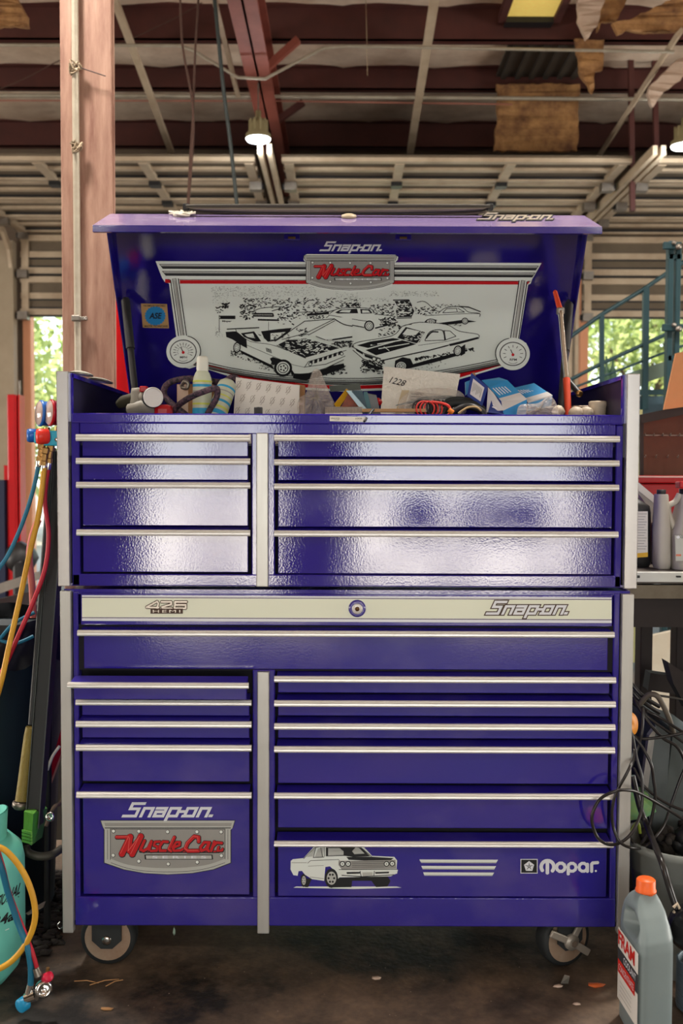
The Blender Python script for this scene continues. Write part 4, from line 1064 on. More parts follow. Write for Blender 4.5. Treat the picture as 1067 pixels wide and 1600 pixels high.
# torn insulation
FIB = mat('fibreglass_wool', (184, 138, 86), .9, 0, (92, 58, 38), 6, .5, bump=.5, bscale=25)
FACE = mat('insulation_paper', (196, 176, 158), .8, 0, (168, 140, 118), 6, 1)
def torn(pts, Y, m, label, thick=.05, seed=1):
    random.seed(seed); n = len(pts); out = []
    for i in range(n):                       # ragged edge
        a, b = pts[i], pts[(i + 1) % n]; L_ = math.hypot(b[0] - a[0], b[1] - a[1]); k = max(1, int(L_ / 7))
        for j in range(k):
            t = j / k; jt = 0 if j == 0 else 1.6
            out.append((a[0] + (b[0] - a[0]) * t + random.uniform(-jt, jt), a[1] + (b[1] - a[1]) * t + random.uniform(-jt, jt)))
    P3 = [at(x, y, Y + random.uniform(-.02, .02)) for x, y in out]
    mb = MB().prism(P3, (0, thick, .01), m)
    tag(mb.build('torn_insulation'), label, 'insulation')
torn([(903, -12), (947, -12), (934, 40), (916, 62), (903, 33)], 4.55, FACE, 'pale pointed flap of torn roof insulation right of the skylight', seed=2)
torn([(945, -12), (985, -12), (962, 34), (940, 33), (934, 50), (932, 30)], 4.60, FIB, 'brown fibrous strip of insulation beside the pale pointed flap', seed=3)
torn([(957, 36), (990, 28), (1040, 2), (1080, -12), (1080, 48), (1010, 51), (980, 46), (966, 54)], 4.5, FIB, 'large sagging brown insulation sheet in the upper right corner', seed=4)
torn([(776, 131), (906, 131), (904, 190), (902, 236), (772, 236), (778, 180)], 5.98, FIB, 'square stained sheet of brown insulation hanging in front of a roof beam', .06, seed=5)
torn([(899, 60), (944, 62), (941, 110), (930, 112), (926, 146), (915, 128), (908, 120)], 4.92, FIB, 'small orange tuft of insulation hanging above the square sheet', seed=6)
torn([(1060, 92), (1080, 88), (1080, 110), (1032, 150), (1020, 168), (1012, 148), (1016, 134)], 4.9, FACE, 'narrow dangling insulation strip near the right edge under the beam', seed=7)
torn([(-12, -12), (22, -12), (42, 26), (43, 43), (20, 40), (-12, 44)], 4.4, FIB, 'orange-brown torn insulation in the upper left corner', seed=8)
# bare roof panel where insulation is gone, and the skylight
m_ = mat('bare_roof_sheet', (70, 66, 58), .6, 0, (52, 46, 42), 5, 1)
p = [at(x, y, Y) for x, y, Y in ((786, 80, 5.06), (906, 80, 5.06), (906, 128, 6.0), (775, 128, 6.0))]
mb = MB().box(p[3].x, p[2].x, 5.06, 6.0, ROOF_H - .10, ROOF_H - .08, m_)
for k in range(6):
    x = p[3].x + (p[2].x - p[3].x) * (k + .5) / 6; mb.box(x - .02, x + .02, 5.06, 6.0, ROOF_H - .12, ROOF_H - .08, m_)
tag(mb.build('trim_40'), kind='structure')
a, b = at(812, 10, 4.3), at(893, 10, 4.3)
mb = MB().box(a.x, b.x, 3.9, 4.9, ROOF_H - .12, ROOF_H - .10, mat('skylight_panel', (230, 200, 110), .5, 0, (200, 168, 80), 30, 1, emit=(240, 208, 110), estr=.45))
tag(mb.build('window_1'), kind='structure')
mb = MB().box(a.x - .05, a.x, 3.9, 4.9, ROOF_H - .15, ROOF_H - .09, MAROON).box(b.x, b.x + .05, 3.9, 4.9, ROOF_H - .15, ROOF_H - .09, MAROON).box(a.x, b.x, 4.86, 4.95, ROOF_H - .16, ROOF_H - .09, BLACK)
tag(mb.build('trim_41'), kind='structure')

# ------------------------------------------------------------------ outside: trees beyond the doors
LEAF = bpy.data.materials.new('leaf'); LEAF.use_nodes = True
lb_ = LEAF.node_tree.nodes['Principled BSDF']; N = LEAF.node_tree.nodes; L = LEAF.node_tree.links
tc = N.new('ShaderNodeTexCoord'); nn = N.new('ShaderNodeTexNoise'); nn.inputs['Scale'].default_value = 1.3; L.new(tc.outputs['Object'], nn.inputs[0])
rp = N.new('ShaderNodeValToRGB'); rp.color_ramp.elements[0].position = .35; rp.color_ramp.elements[1].position = .65
rp.color_ramp.elements[0].color = lin((132, 150, 76)); rp.color_ramp.elements[1].color = lin((200, 206, 136)); L.new(nn.outputs[0], rp.inputs[0])
L.new(rp.outputs[0], lb_.inputs['Base Color']); lb_.inputs['Roughness'].default_value = .6
tr = N.new('ShaderNodeBsdfTranslucent'); L.new(rp.outputs[0], tr.inputs[0]); mxs = N.new('ShaderNodeMixShader'); mxs.inputs[0].default_value = .5
out = [n for n in N if n.type == 'OUTPUT_MATERIAL'][0]; L.new(lb_.outputs[0], mxs.inputs[1]); L.new(tr.outputs[0], mxs.inputs[2]); L.new(mxs.outputs[0], out.inputs[0])
BARK = mat('bark', (92, 76, 60), .9, 0, (66, 54, 44), 10, 1)
def tree(x, y, h, r, label, seed, n=5200):
    random.seed(seed); rt = thing('tree', (x, y, 0), label, 'tree', 'trees beyond the open doors')
    mb = MB(); cl = [(x + random.uniform(-.7, .7) * r, y + random.uniform(-.6, .6) * r, h * random.uniform(.2, .85), r * random.uniform(.35, .6)) for _ in range(22)]
    for i in range(n):
        c = random.choice(cl)
        while True:
            d = Vector((random.uniform(-1, 1), random.uniform(-1, 1), random.uniform(-1, 1)))
            if .35 < d.length < 1: break
        p = Vector(c[:3]) + d * c[3]
        if p.z < .25: continue
        u = Vector((random.gauss(0, 1), random.gauss(0, 1), random.gauss(0, 1))).normalized(); v = u.orthogonal().normalized(); s_ = random.uniform(.05, .12)
        mb.add([p - u * s_, p + v * s_ * .5, p + u * s_, p - v * s_ * .5], [(0, 1, 2, 3)], LEAF)
    mb.build('foliage', rt, fix=False)
    t = MB().tube([(x, y, 0), (x + .1, y, h * .3), (x - .1, y + .1, h * .7)], [.16, .12, .04], BARK, 8)
    for c in cl[::2]: t.tube([(x + .05, y, h * .3), (c[0], c[1], c[2])], [.06, .02], BARK, 6)
    t.build('trunk', rt)
for i, (x, y, h, r, lab) in enumerate(((-6.6, 14.2, 4.8, 2.2, 'leafy tree seen through the left doorway beside the orange jamb'), (-3.4, 20.0, 7.0, 2.6, 'tall leafy tree outside behind the rusty column'),
        (-.9, 14.2, 5.0, 2.2, 'leafy tree outside, hidden behind the tool chest'), (3.9, 20.0, 7.4, 2.7, 'taller leafy tree seen just right of the open lid'), (5.3, 14.2, 5.2, 2.3, 'nearer leafy tree seen through the green railing'),
        (11.2, 20.0, 7.0, 2.7, 'leafy tree outside at the far right'), (-10.6, 20.0, 6.6, 2.7, 'leafy tree outside at the far left'))):
    tree(x, y, h, r, lab, 100 + i, 6600 if i in (0, 4) else 5200)

# ------------------------------------------------------------------ middle distance, left: lift post, ramp
PIL = mat('pilaster_beige', (176, 160, 136), .7, 0, (150, 134, 110), 4, 1)
a, b = at(-6, 600, 7.72), at(22, 600, 7.72)
tag(MB().box(a.x, b.x, 7.72, 7.84, 0, 3.5, PIL).build('trim_42', None, (0, 0, 0)), kind='structure')
Y = 4.6
rt = thing('vehicle_lift', at(22, 890, Y), 'red two-post vehicle lift column at the far left', 'vehicle lift')
a, b = at(10, 616, Y), at(23.5, 616, Y)
MB().box(a.x, b.x, Y, Y + .16, 0, a.z, RED, .01).box(at(2, 700, Y).x, a.x, Y + .05, Y + .16, 0, at(10, 727, Y).z, RED).build('lift_post', rt)
a2, b2 = at(25, 617, Y), at(31, 617, Y)
MB().box(a2.x, a2.x + .008, Y - .02, Y + .1, 0, a2.z, RED).box(a2.x + .008, b2.x - .006, Y + .06, Y + .1, 0, a2.z, BLACK).box(b2.x - .006, b2.x + .003, Y - .02, Y + .1, 0, a2.z, RED).tube([(a2.x + .02, Y + .02, 0), (a2.x + .02, Y + .02, a2.z + .1)], .008, STEEL, 6).build('lift_carriage', rt)
MB().box(at(-5, 760, Y).x, at(8, 760, Y).x, Y - .02, Y + .04, 0, at(3, 750, Y).z, mat('navy_paint', (22, 30, 56), .5)).build('lift_motor_box', rt)
m_ = mat('ramp_grey', (134, 128, 118), .6, 0, (104, 98, 90), 6, 1)
mb = MB()
P4 = [at(-40, 925, 3.0), at(62, 893, 3.4), at(62, 905, 3.4), at(-40, 942, 3.0)]
mb.prism(P4, (0, .55, 0), m_)
P4 = [at(-40, 945, 2.4), at(58, 922, 2.6), at(58, 940, 2.6), at(-40, 972, 2.4)]
mb.prism(P4, (0, .06, 0), mat('ramp_dark', (40, 38, 38), .6))
for q in (at(-30, 960, 3.2), at(50, 930, 3.6)): mb.box(q.x - .05, q.x + .05, q.y, q.y + .1, 0, q.z, m_)
tag(mb.build('lift_ramp'), 'grey steel ramp of the lift, low down at the far left behind the hoses', 'ramp')
mb = MB().ball(at(33, 872, 4.15), .11, BLACK, 2, .1).box(at(26, 880, 4.15).x, at(43, 880, 4.15).x, 4.05, 4.3, 0, at(30, 872, 4.15).z, BLACK, .02)
tag(mb.build('oil_drain'), 'small dark drum behind the red lift column base', 'drum')
# red panel seen between the column and the lid
a, b = at(178.5, 440, 1.75), at(226, 440, 1.75)
mb = MB().box(a.x - .1, b.x, 1.75, 1.80, 0, at(180, 441, 1.75).z, mat('bright_red_panel', (214, 16, 24), .4, 0, (190, 12, 20), 5, 1), .004)
mb.box(a.x - .1, b.x, 1.80, 2.3, .0, at(180, 441, 1.75).z - .002, MATS['bright_red_panel'], .004)
tag(mb.build('red_cabinet'), 'bright red tall cabinet showing as a wedge between column and open lid', 'cabinet')

# ------------------------------------------------------------------ middle distance, right: green steel stair rail and post
Y = 3.3
rt = thing('green_railing', at(1008, 700, Y), 'dark green steel stair with handrail rising to the right in front of the bright doorway', 'railing')
def tb(pts, r, nm, m=TEAL, y=Y):
    return MB().tube([at(px, py, y) for px, py in pts], r, m, 8).build(nm, rt)
tb([(880, 534), (939, 492), (1004, 453), (1043, 426), (1100, 388)], .012, 'handrail')
tb([(880, 599), (940, 568), (1008, 537), (1043, 521), (1100, 494)], .011, 'rail')
tb([(880, 612), (960, 581), (1043, 549), (1100, 528)], .007, 'rail')
mb = MB(); mb.bar(at(940, 490, Y), at(940, 640, Y), .024, .024, TEAL, up=(0, 1, 0)); mb.build('baluster', rt)
mb = MB(); mb.bar(at(1009, 450, Y), at(1007, 640, Y), .032, .032, TEAL, up=(0, 1, 0)); mb.build('baluster', rt)
mb = MB(); mb.prism([at(900, 622, Y), at(975, 585, Y), at(1100, 545, Y), at(1100, 566, Y), at(1012, 597, Y), at(985, 612, Y)], (0, .04, 0), mat('stair_grey_green', (84, 100, 88), .6)); mb.build('stringer', rt)
mb = MB().bar(at(960, 614, Y), at(1100, 612, Y), .03, .03, TEAL); mb.build('rail', rt)
m_ = mat('blue_grey_bins', (64, 92, 104), .6, 0, (40, 60, 70), 9, 1)
mb = MB().box(at(970, 640, Y + .1).x, at(1100, 640, Y + .1).x, Y + .1, Y + .5, .7, at(1000, 618, Y + .1).z, m_, .01)
tag(mb.build('storage_bin'), 'blue-grey bin behind the chest corner under the green rail', 'bin')
for px, lab in ((947, 'left'), (957, 'right')):
    pts = [at(px - 3, 620, Y + .9), at(px - 4, 586, Y + .9), at(px - 1, 570, Y + .9), at(px, 556, Y + .9), at(px + 1, 570, Y + .9), at(px + 4, 586, Y + .9), at(px + 3, 620, Y + .9)]
    tag(MB().lathe([(.03, -.25), (.03, 0), (.02, .05), (.008, .08), (.006, .14), (0, .14)], at(px, 590, Y + .9), mat('green_bottle', (50, 84, 62), .4), (0, 0, 1), 12).build('bottle'), 'dark green bottle on the stair, %s of the two' % lab, 'bottle')
tag(MB().box(at(930, 600, Y + .9).x, at(975, 600, Y + .9).x, Y + .75, Y + 1.1, 0, at(950, 591, Y + .9).z - .251, m_, .01).build('stair_cabinet'), 'low blue-grey cabinet carrying the two green bottles', 'cabinet')
Y2 = 2.7
rt = thing('lift_mast', at(1052, 700, Y2), 'dark green double steel mast at the right edge, with bolted brackets', 'mast')
for xa, xb, y0, nm in ((1043, 1051.5, 376, 'mast_rail'), (1055, 1063, 378, 'mast_rail')):
    MB().box(at(xa, 500, Y2).x, at(xb, 500, Y2).x, Y2, Y2 + .05, 0, at(xa, y0, Y2).z, TEAL, .004).build(nm, rt)
for py in (384, 512):
    b = MB().cbox(at(1050, py, Y2 - .02), (.045 if py < 400 else .05, .012, .018), TEAL, bev=.004)
    b.lathe([(.014, 0), (.014, .02), (0, .02)], at(1059, py + 2, Y2 - .03), STEEL, (0, -1, 0), 10).lathe([(.01, 0), (.01, .018), (0, .018)], at(1052, py - 4, Y2 - .03), STEEL, (0, -1, 0), 10)
    b.build('bracket', rt)
MB().cbox(at(1053, 402, Y2 + .02), (.035, .02, .012), TEAL).cbox(at(1053, 560, Y2 + .02), (.035, .02, .012), TEAL).build('cross_plate', rt)

# things added by the near doors, behind the photographer; the drawers mirror them
tag(MB().lathe([(.05, 0), (.05, .5), (0, .5)], (-1.41, -7.5, 0), mat('grey_post', (110, 108, 104), .6), (0, 0, 1), 14).lathe([(.052, .5), (.052, 1.0), (.04, 1.04), (0, 1.05)], (-1.41, -7.5, 0), RED, (0, 0, 1), 14).build('bollard'), 'red-topped bollard by the near door, mirrored in the left drawers', 'bollard')
tag(MB().box(-1.19, -1.08, -7.6, -7.5, 0, 3.1, MAROON).build('door_post'), 'dark upright post in the near doorway, mirrored in the left drawers', 'post')
for i, (xa, xb) in enumerate(((.50, .98), (1.16, 2.02))):  # unseen boxes added as dark stand-ins for a vehicle mirrored in the drawers
    c = Vector(((xa + xb) / 2, -7.4, 0)); rt = thing('reflected_cuboid', c, ('narrow', 'wide')[i] + ' blue-grey box on legs, added behind the photographer for the reflection in the right drawers', 'cuboid')
    MB().box(xa, xb, -7.6, -7.2, .56, .98, mat('cuboid_blue', (70, 76, 120), .6), .02).build('cuboid_body', rt)
    for x in (xa + .03, xb - .03):
        for y in (-7.57, -7.23): MB().box(x - .015, x + .015, y - .015, y + .015, 0, .56, STEEL).build('leg', rt)
# ------------------------------------------------------------------ things lying in the open tray of the top chest
TF = TZT - .070                                      # tray floor
def on(px, py, Y): return at(px, py, Y)
G = 'clutter in the chest tray'
# grey work light with a silver reflector
rt = thing('work_light', Vector((at(225, 640, .22).x, .22, TF)), 'grey flashlight with round silver reflector at the left end of the tray', 'flashlight')
LG_ = mat('dirty_grey_plastic', (158, 152, 138), .55, 0, (124, 118, 106), 20, 1)
mb = MB(); c = at(216, 625, .22)
mb.lathe([(.034, -.088), (.036, -.07), (.030, -.05), (.022, -.02), (.019, .02), (.017, .03), (0, .032)], c, LG_, (0, 0, 1), 20)
mb.tube([at(222, 622, .22), at(233, 622, .20)], .02, LG_, 14)
mb.tube([at(205, 642, .22), at(225, 636, .2), at(246, 640, .2)], .02, LG_, 12)
mb.build('light_body', rt)
ax = Vector((.42, -1, .05)).normalized(); c = at(238, 621.5, .16)
MB().lathe([(.020, -.03), (.0235, -.012), (.0235, -.002)], c, mat('teal_plastic', (20, 96, 108), .4), ax, 28).lathe([(.0235, -.002), (.026, 0), (.026, .008), (.0225, .010), (.0225, .005), (.014, -.006), (0, -.012)], c, BLACK, ax, 28).build('light_head', rt)
MB().lathe([(.0222, .0045), (.014, -.005), (.004, -.011), (0, -.011)], c, CHROME, ax, 28).ball(c - ax * .004, .0045, mat('bulb_dark', (90, 90, 80), .2), 2).lathe([(.025, .0085), (.0255, .0105), (.0225, .0105), (.0225, .006)], c, HANDLE, ax, 28).build('reflector', rt)
MB().box(at(219, 610, .2).x, at(231, 610, .2).x, .19, .21, at(220, 613, .2).z, at(220, 603.5, .2).z, RED, .003).build('switch', rt)
mb = MB().tube([at(186, 632, .25), at(193, 628, .24), at(213, 621, .22)], [.011, .016, .015], mat('dark_olive_rubber', (66, 62, 48), .6), 14); mb.build('handle', rt)
# braided hose
BR = mat('braided_sleeve', (18, 30, 38), .8, 0, (104, 76, 88), 110, .3)
tag(MB().tube(spline([on(*p) for p in ((290, 648, .3), (262, 625, .34), (256, 612, .35), (262, 600, .35), (280, 593, .34), (304, 592, .33), (345, 597, .36), (362, 590, .36), (374, 594, .36))], 8), .0085, BR, 10).build('braided_hose'), 'multicoloured braided hose looping high behind the bottles', 'hose')
tag(MB().tube(spline([on(*p) for p in ((268, 650, .20), (276, 636, .19), (295, 622, .14), (318, 612, .12), (338, 607, .14), (338, 622, .15), (328, 640, .16), (318, 660, .18))], 8), .0078, BR, 10).build('braided_hose'), 'multicoloured braided hose crossing in front of the clear spray bottle', 'hose')
tag(MB().tube(spline([on(*p) for p in ((283, 604, .30), (288, 596, .29), (294, 600, .29), (291, 607, .29), (284, 605, .30))], 6), .005, STEEL, 8).build('wire_hook'), 'small steel hook on the carton behind the hose', 'hook')
tag(MB().box(at(244, 640, .2).x, at(272, 640, .2).x, .16, .26, TF, at(255, 633, .2).z, RED, .012).build('red_connector'), 'red plastic connector beside the flashlight', 'connector')
# small carton behind the bottles
rt = thing('carton', Vector((at(302, 640, .38).x, .38, TF)), 'tan cardboard carton standing behind the two bottles', 'box')
MB().box(at(276, 620, .34).x, at(333, 620, .34).x, .34, .46, TF, at(290, 600, .34).z, CARD, .002).build('carton_body', rt)
MB().box(at(277, 620, .338).x, at(294, 620, .338).x, .337, .3395, TF, at(290, 601, .338).z, mat('carton_pink_label', (206, 180, 160), .7)).build('carton_label', rt)
# spray bottle and aerosol can
BOT = mat('milky_plastic', (206, 212, 192), .35, 0, (190, 198, 172), 9, 1)
LY = mat('label_lime', (206, 214, 96), .5); LB = mat('label_blue', (46, 160, 206), .5)
def label_ring(mb, c, ax, prof, m, seg=28): mb.lathe(prof, c, m, ax, seg)
c0 = Vector((at(315, 640, .27).x, .27, TF)); ax = Vector((.012, 0, 1)).normalized()
rt = thing('spray_bottle', c0, 'upright milky plastic bottle with pale cap, blue and lime label, tallest thing in the tray', 'bottle')
zz = lambda py: at(315, py, .27).z - TF
R0 = .0250
MB().lathe([(R0 * .9, 0), (R0, .006), (R0, zz(600)), (R0 * .95, zz(591)), (R0 * .75, zz(583)), (R0 * .55, zz(579))], c0, BOT, ax, 30).build('bottle_body', rt)
MB().lathe([(R0 * .6, zz(580)), (R0 * .64, zz(576)), (R0 * .6, zz(560)), (R0 * .5, zz(557)), (0, zz(556.5))], c0, mat('cap_white', (216, 216, 204), .4), ax, 24).build('cap', rt)
lb = MB()
for ya, yb, m in ((648, 638, LB), (633, 630, LY), (605, 601, LB), (598, 595, LY), (613, 611, GREYD)):
    lb.lathe([(R0 * 1.004, zz(ya)), (R0 * 1.012, (zz(ya) + zz(yb)) / 2), (R0 * 1.004, zz(yb))], c0, m, ax, 30)
lb.build('label', rt)
a, b = at(338, 650, .2), at(356, 600, .24); ax = (b - a).normalized(); c0 = b - ax * .155
rt = thing('aerosol_can', Vector((c0.x, c0.y, TF)), 'white aerosol-shaped bottle leaning right, with blue and yellow stripes', 'bottle')
Lc = .155
MB().lathe([(R0 * .95, .0), (R0, .006), (R0, Lc - .012), (R0 * .92, Lc), (R0 * .6, Lc + .008), (0, Lc + .010)], c0, BOT, ax, 30).build('can_body', rt)
lb = MB()
for u, v, m in ((.10, .112, LB), (.118, .124, LY), (.135, .142, LB), (.152, .156, LY), (.166, .169, GREYD), (.178, .184, LB)):
    lb.lathe([(R0 * 1.004, u - .045), (R0 * 1.012, (u + v) / 2 - .045), (R0 * 1.004, v - .045)], c0, m, ax, 30)
lb.build('label', rt)
# flat white patterned carton
q = [(368.5, 589.5), (468, 602), (465, 656), (362, 656)]
P3 = [at(x, y, .30 + (.03 if i < 2 else 0)) for i, (x, y) in enumerate(q)]; P3[2].z = TF + .004; P3[3].z = TF + .004
rt = thing('printed_box', Vector(((P3[2].x + P3[3].x) / 2, .3, TF)), 'flat white box printed with a pale repeated emblem, left of the clear bag', 'box')
MB().prism(P3, (0, .05, .004), PAPER).build('box_body', rt)
nrm = (P3[1] - P3[0]).cross(P3[3] - P3[0]).normalized(); nrm = nrm if nrm.y < 0 else -nrm
A = Art(quad_map(*P3), nrm, .0004); PG = mat('print_grey', (176, 168, 158), .7)
for i in range(7):
    for j in range(4):
        x = .05 + i * .155 + (.07 if j % 2 else 0); y = .1 + j * .2
        if x > .97: continue
        s_ = .035
        A.line([(x - s_, y + .05), (x + s_, y - .06)], .012, PG); A.ring(x, y, .028, .008, PG, 10, .05); A.line([(x - s_ * .6, y + .08), (x + s_ * 1.1, y - .02)], .008, PG)
A.build('printed_pattern', rt)
P3b = [at(x, y, .36) for x, y in ((462, 600), (476, 602), (474, 650), (462, 650))]; P3b[2].z = P3b[3].z = TF
tag(MB().prism(P3b, (0, .06, 0), CARD).build('cardboard_piece'), 'brown cardboard edge showing between the printed box and the clear bag', 'cardboard')
tag(MB().lathe([(.010, -.055), (.0105, .0), (.0095, .002), (0, .002)], at(403.5, 637.5, .06), BLACK, (0, 0, 1), 18).build('marker_cap'), 'small black cap at the tray front before the printed box', 'cap')
# crumpled clear bags
BAG = mat('clear_plastic_film', (222, 214, 204), .22, 0, (196, 184, 172), 14, 1, alpha=.34, bump=1.0, bscale=35)
def bag(pts, Y, label, thick=.05, seed=3):
    random.seed(seed); cx = sum(p[0] for p in pts) / len(pts); cy = sum(p[1] for p in pts) / len(pts)
    n = 40; out = spline([Vector((p[0], p[1], 0)) for p in pts], 6, True); rings = [1.0, .86, .66, .42, .2, .02]; vs = []; fs = []
    m = len(out)
    for s_ in (-1, 1):
        base = len(vs)
        for ri, rr in enumerate(rings):
            for k, p in enumerate(out):
                d = 0 if ri == 0 else thick * math.sqrt(max(0, 1 - rr * rr)) * random.uniform(.45, 1.15)
                vs.append(at(cx + (p.x - cx) * rr + (random.uniform(-1.5, 1.5) if ri else 0), cy + (p.y - cy) * rr + (random.uniform(-1.5, 1.5) if ri else 0), Y + s_ * d * .6))
        for ri in range(len(rings) - 1):
            for k in range(m):
                fs.append((base + ri * m + k, base + ri * m + (k + 1) % m, base + (ri + 1) * m + (k + 1) % m, base + (ri + 1) * m + k))
    mb = MB(); mb.add(vs, fs, BAG)
    return tag(mb.build('plastic_bag', fix=False), label, 'bag')
bag([(491, 577), (500, 579), (508, 598), (517, 618), (526, 640), (524, 680), (470, 680), (464, 640), (468, 622), (478, 614), (484, 592)], .16, 'tall crumpled clear plastic bag with a pointed top right of the printed box', .05)
bag([(808, 642), (815, 632), (840, 630), (855, 620), (864, 622), (872, 640), (868, 664), (812, 664)], .07, 'low crumpled clear bag in front of the second blue carton', .04, 5)
bag([(640, 612), (690, 606), (724, 616), (722, 650), (650, 650), (622, 636)], .22, 'clear blister wrap lying in front of the padded envelope', .03, 6)
# metal roll
tag(MB().tube([at(508, 640, .12) + Vector((0, 0, -.012)), at(566, 640, .12) + Vector((0, 0, -.012))], .019, mat('ribbed_foil', (170, 160, 150), .35, .6, (110, 104, 98), 60, 1, stretch=(4, 1, 1)), 16).build('foil_tube'), 'short ribbed silver tube lying behind the front rail label', 'tube')
# manuals and cards
def card(pts, Y0, Y1, m, nm, label, cat, th=.006):
    P_ = [at(x, y, Y0 + (Y1 - Y0) * t) for (x, y), t in zip(pts, (0, 0, 1, 1))]
    return tag(MB().prism(P_, (0, th, .002), m).build(nm), label, cat)
YEL = mat('yellow_card', (226, 176, 40), .5); NAVY = mat('navy_card', (24, 40, 60), .5, 0, (40, 84, 96), 60, 1.2)
card([(522, 632), (541, 608), (547, 612), (528, 640)], .14, .16, YEL, 'yellow_card', 'bright yellow folded card standing upright beside the clear bag', 'card')
card([(528, 646), (545, 613), (568, 640), (560, 656)], .15, .16, mat('print_dark_mix', (60, 40, 44), .6, 0, (176, 90, 60), 120, 1.2), 'instruction_leaflet', 'dark printed leaflet under the yellow card', 'leaflet')
card([(541, 611), (548, 611), (575, 642), (568, 645)], .13, .13, mat('pale_blue_page', (176, 204, 212), .6), 'folded_booklet', 'pale blue folded page slanting across the dark booklets', 'booklet')
card([(550, 611), (566, 611), (577, 650), (562, 650)], .17, .17, NAVY, 'booklet', 'navy booklet with coloured cover right of the yellow card', 'booklet')
card([(568, 613), (574, 613), (583, 650), (572, 650)], .175, .175, mat('teal_page', (44, 96, 104), .5), 'booklet', 'thin teal booklet behind the navy one', 'booklet')
card([(572, 615), (588, 618), (596, 652), (580, 652)], .18, .18, mat('grey_card', (96, 98, 100), .5), 'grey_card', 'dark grey card leaning behind the booklets', 'card')
card([(514, 603), (562, 599), (564, 609), (516, 612)], .34, .34, mat('dark_green_tray', (40, 54, 46), .5, 0, (70, 74, 62), 20, 1), 'green_strip', 'dark green strip lying at the back of the tray against the lid', 'strip', .03)
tag(MB().bar(at(566, 641.5, .10), at(664, 641.5, .11), .02, .008, mat('wood_stick', (176, 134, 84), .6)).build('wooden_stick'), 'thin light wooden stick along the tray front', 'stick')
tag(MB().ball(at(587, 628, .2), .012, RED, 2, .1, (1.4, 1, 1)).build('red_clip'), 'small red clip between booklets and the padded envelope', 'clip')
# padded envelope 1228
FOAM = mat('foam_envelope', (236, 232, 222), .8, 0, (218, 214, 202), 40, 1, bump=.6, bscale=120)
q = [(600, 572.5), (719, 584.5), (708, 642), (594, 650)]
P3 = [at(q[0][0], q[0][1], .40), at(q[1][0], q[1][1], .42), at(q[2][0], q[2][1], .33), at(q[3][0], q[3][1], .31)]
rt = thing('padded_envelope', Vector((P3[3].x, .32, TF)), 'white padded foam envelope marked 1228 in pen, leaning against the lid', 'envelope')
def env(u, v, d=0.0):
    p = P3[0].lerp(P3[1], u).lerp(P3[3].lerp(P3[2], u), v); s_ = math.sin(math.pi * min(max(u, 0), 1)) * math.sin(math.pi * min(max(v, 0), 1))
    return p + Vector((0, -.004 * s_ - d, 0))
MB().grid(lambda u, v: env(u, v), 16, 10, FOAM).grid(lambda u, v: env(u, v, -.008), 16, 10, FOAM).build('envelope_body', rt, fix=False)
A = Art(lambda x, y: env(x, y, .0015), (0, -1, .2), .0003)
A.textq('1228', [(.10, .20), (.31, .27), (.29, .40), (.08, .33)], INK, 0, .25)
lbm = mat('manila_label', (196, 180, 150), .7)
A.fill([(.26, .48), (.36, .48), (.30, .98), (.20, .98)], lbm); A.fill([(.38, .5), (.8, .56), (.78, .95), (.33, .92)], mat('clear_label', (186, 180, 168), .5)); A.lift()
for k in range(5): A.line([(.40, .56 + k * .06), (.40 + .08 + .05 * (k % 3), .565 + k * .06)], .02, INK)
A.textq('COND', [(.46, .52), (.56, .53), (.55, .60), (.45, .59)], INK)
A.build('handwriting', rt)
# blue foil card + wires
card([(618, 634), (660, 620), (700, 618), (716, 621)], .24, .25, mat('blue_foil', (84, 118, 134), .35, .4), 'blister_card', 'blue-grey shiny card edge in front of the padded envelope', 'card', .01)
def coil(c, r, n, tr, m, label, ph=0, sx=1.0):
    pts = []
    for k in range(n * 14):
        a = 2 * math.pi * k / 14; pts.append(c + Vector((math.cos(a + ph) * r * sx + (k / (n * 14) - .5) * .03, (k / (n * 14) - .5) * .02, math.sin(a + ph) * r)))
    return tag(MB().tube(pts, tr, m, 6).build('wire_coil'), label, 'wire')
WRED = mat('red_wire', (206, 50, 40), .45)
coil(at(664, 637, .12), .018, 4, .0028, BLACK, 'black wire coil in the tray in front of the padded envelope', 0, 1.1)
coil(at(670, 640, .10), .020, 3, .0024, WRED, 'red wire coil wound around the black one', 1, 1.0)
coil(at(682, 637, .11), .019, 3, .0026, BLACK, 'smaller black wire coil right of the red one', 2, .6)
tag(MB().tube(spline([at(*p) for p in ((676, 628, .1), (690, 630, .1), (700, 634, .09), (704, 642, .09), (700, 650, .09))], 6), .0035, WRED, 8).build('test_lead'), 'red test lead bending down at the tray front', 'wire')
tag(MB().tube([at(701, 640, .085), at(708, 645, .085)], .006, mat('orange_plastic', (240, 130, 20), .5), 10).build('lead_plug'), 'orange plug of the red test lead', 'plug')
for i, pts in enumerate((((694, 645, .16), (705, 632, .15), (722, 630, .14), (745, 634, .14), (760, 648, .14)), ((700, 652, .12), (715, 640, .11), (732, 635, .1), (752, 642, .1), (758, 655, .1)), ((688, 634, .2), (704, 625, .2), (724, 624, .2), (744, 630, .2), (756, 640, .2)))):
    tag(MB().tube(spline([at(*p) for p in pts], 6), (.009, .0085, .007)[i], (RUBBER, BLACK, RUBBER)[i], 10).build('black_cable'),
        ('thick black cable arching left of the open blue carton, middle one of three', 'thick black cable nearest the tray front, left of the open blue carton', 'thinner black cable behind the two thick ones')[i], 'cable')
tag(MB().tube(spline([at(*p) for p in ((716, 646, .09), (730, 637, .09), (744, 636, .09), (752, 642, .09))], 6), .0028, mat('tan_wire', (190, 160, 110), .5), 6).build('tan_wire'), 'thin tan wire lying on the black cables', 'wire')
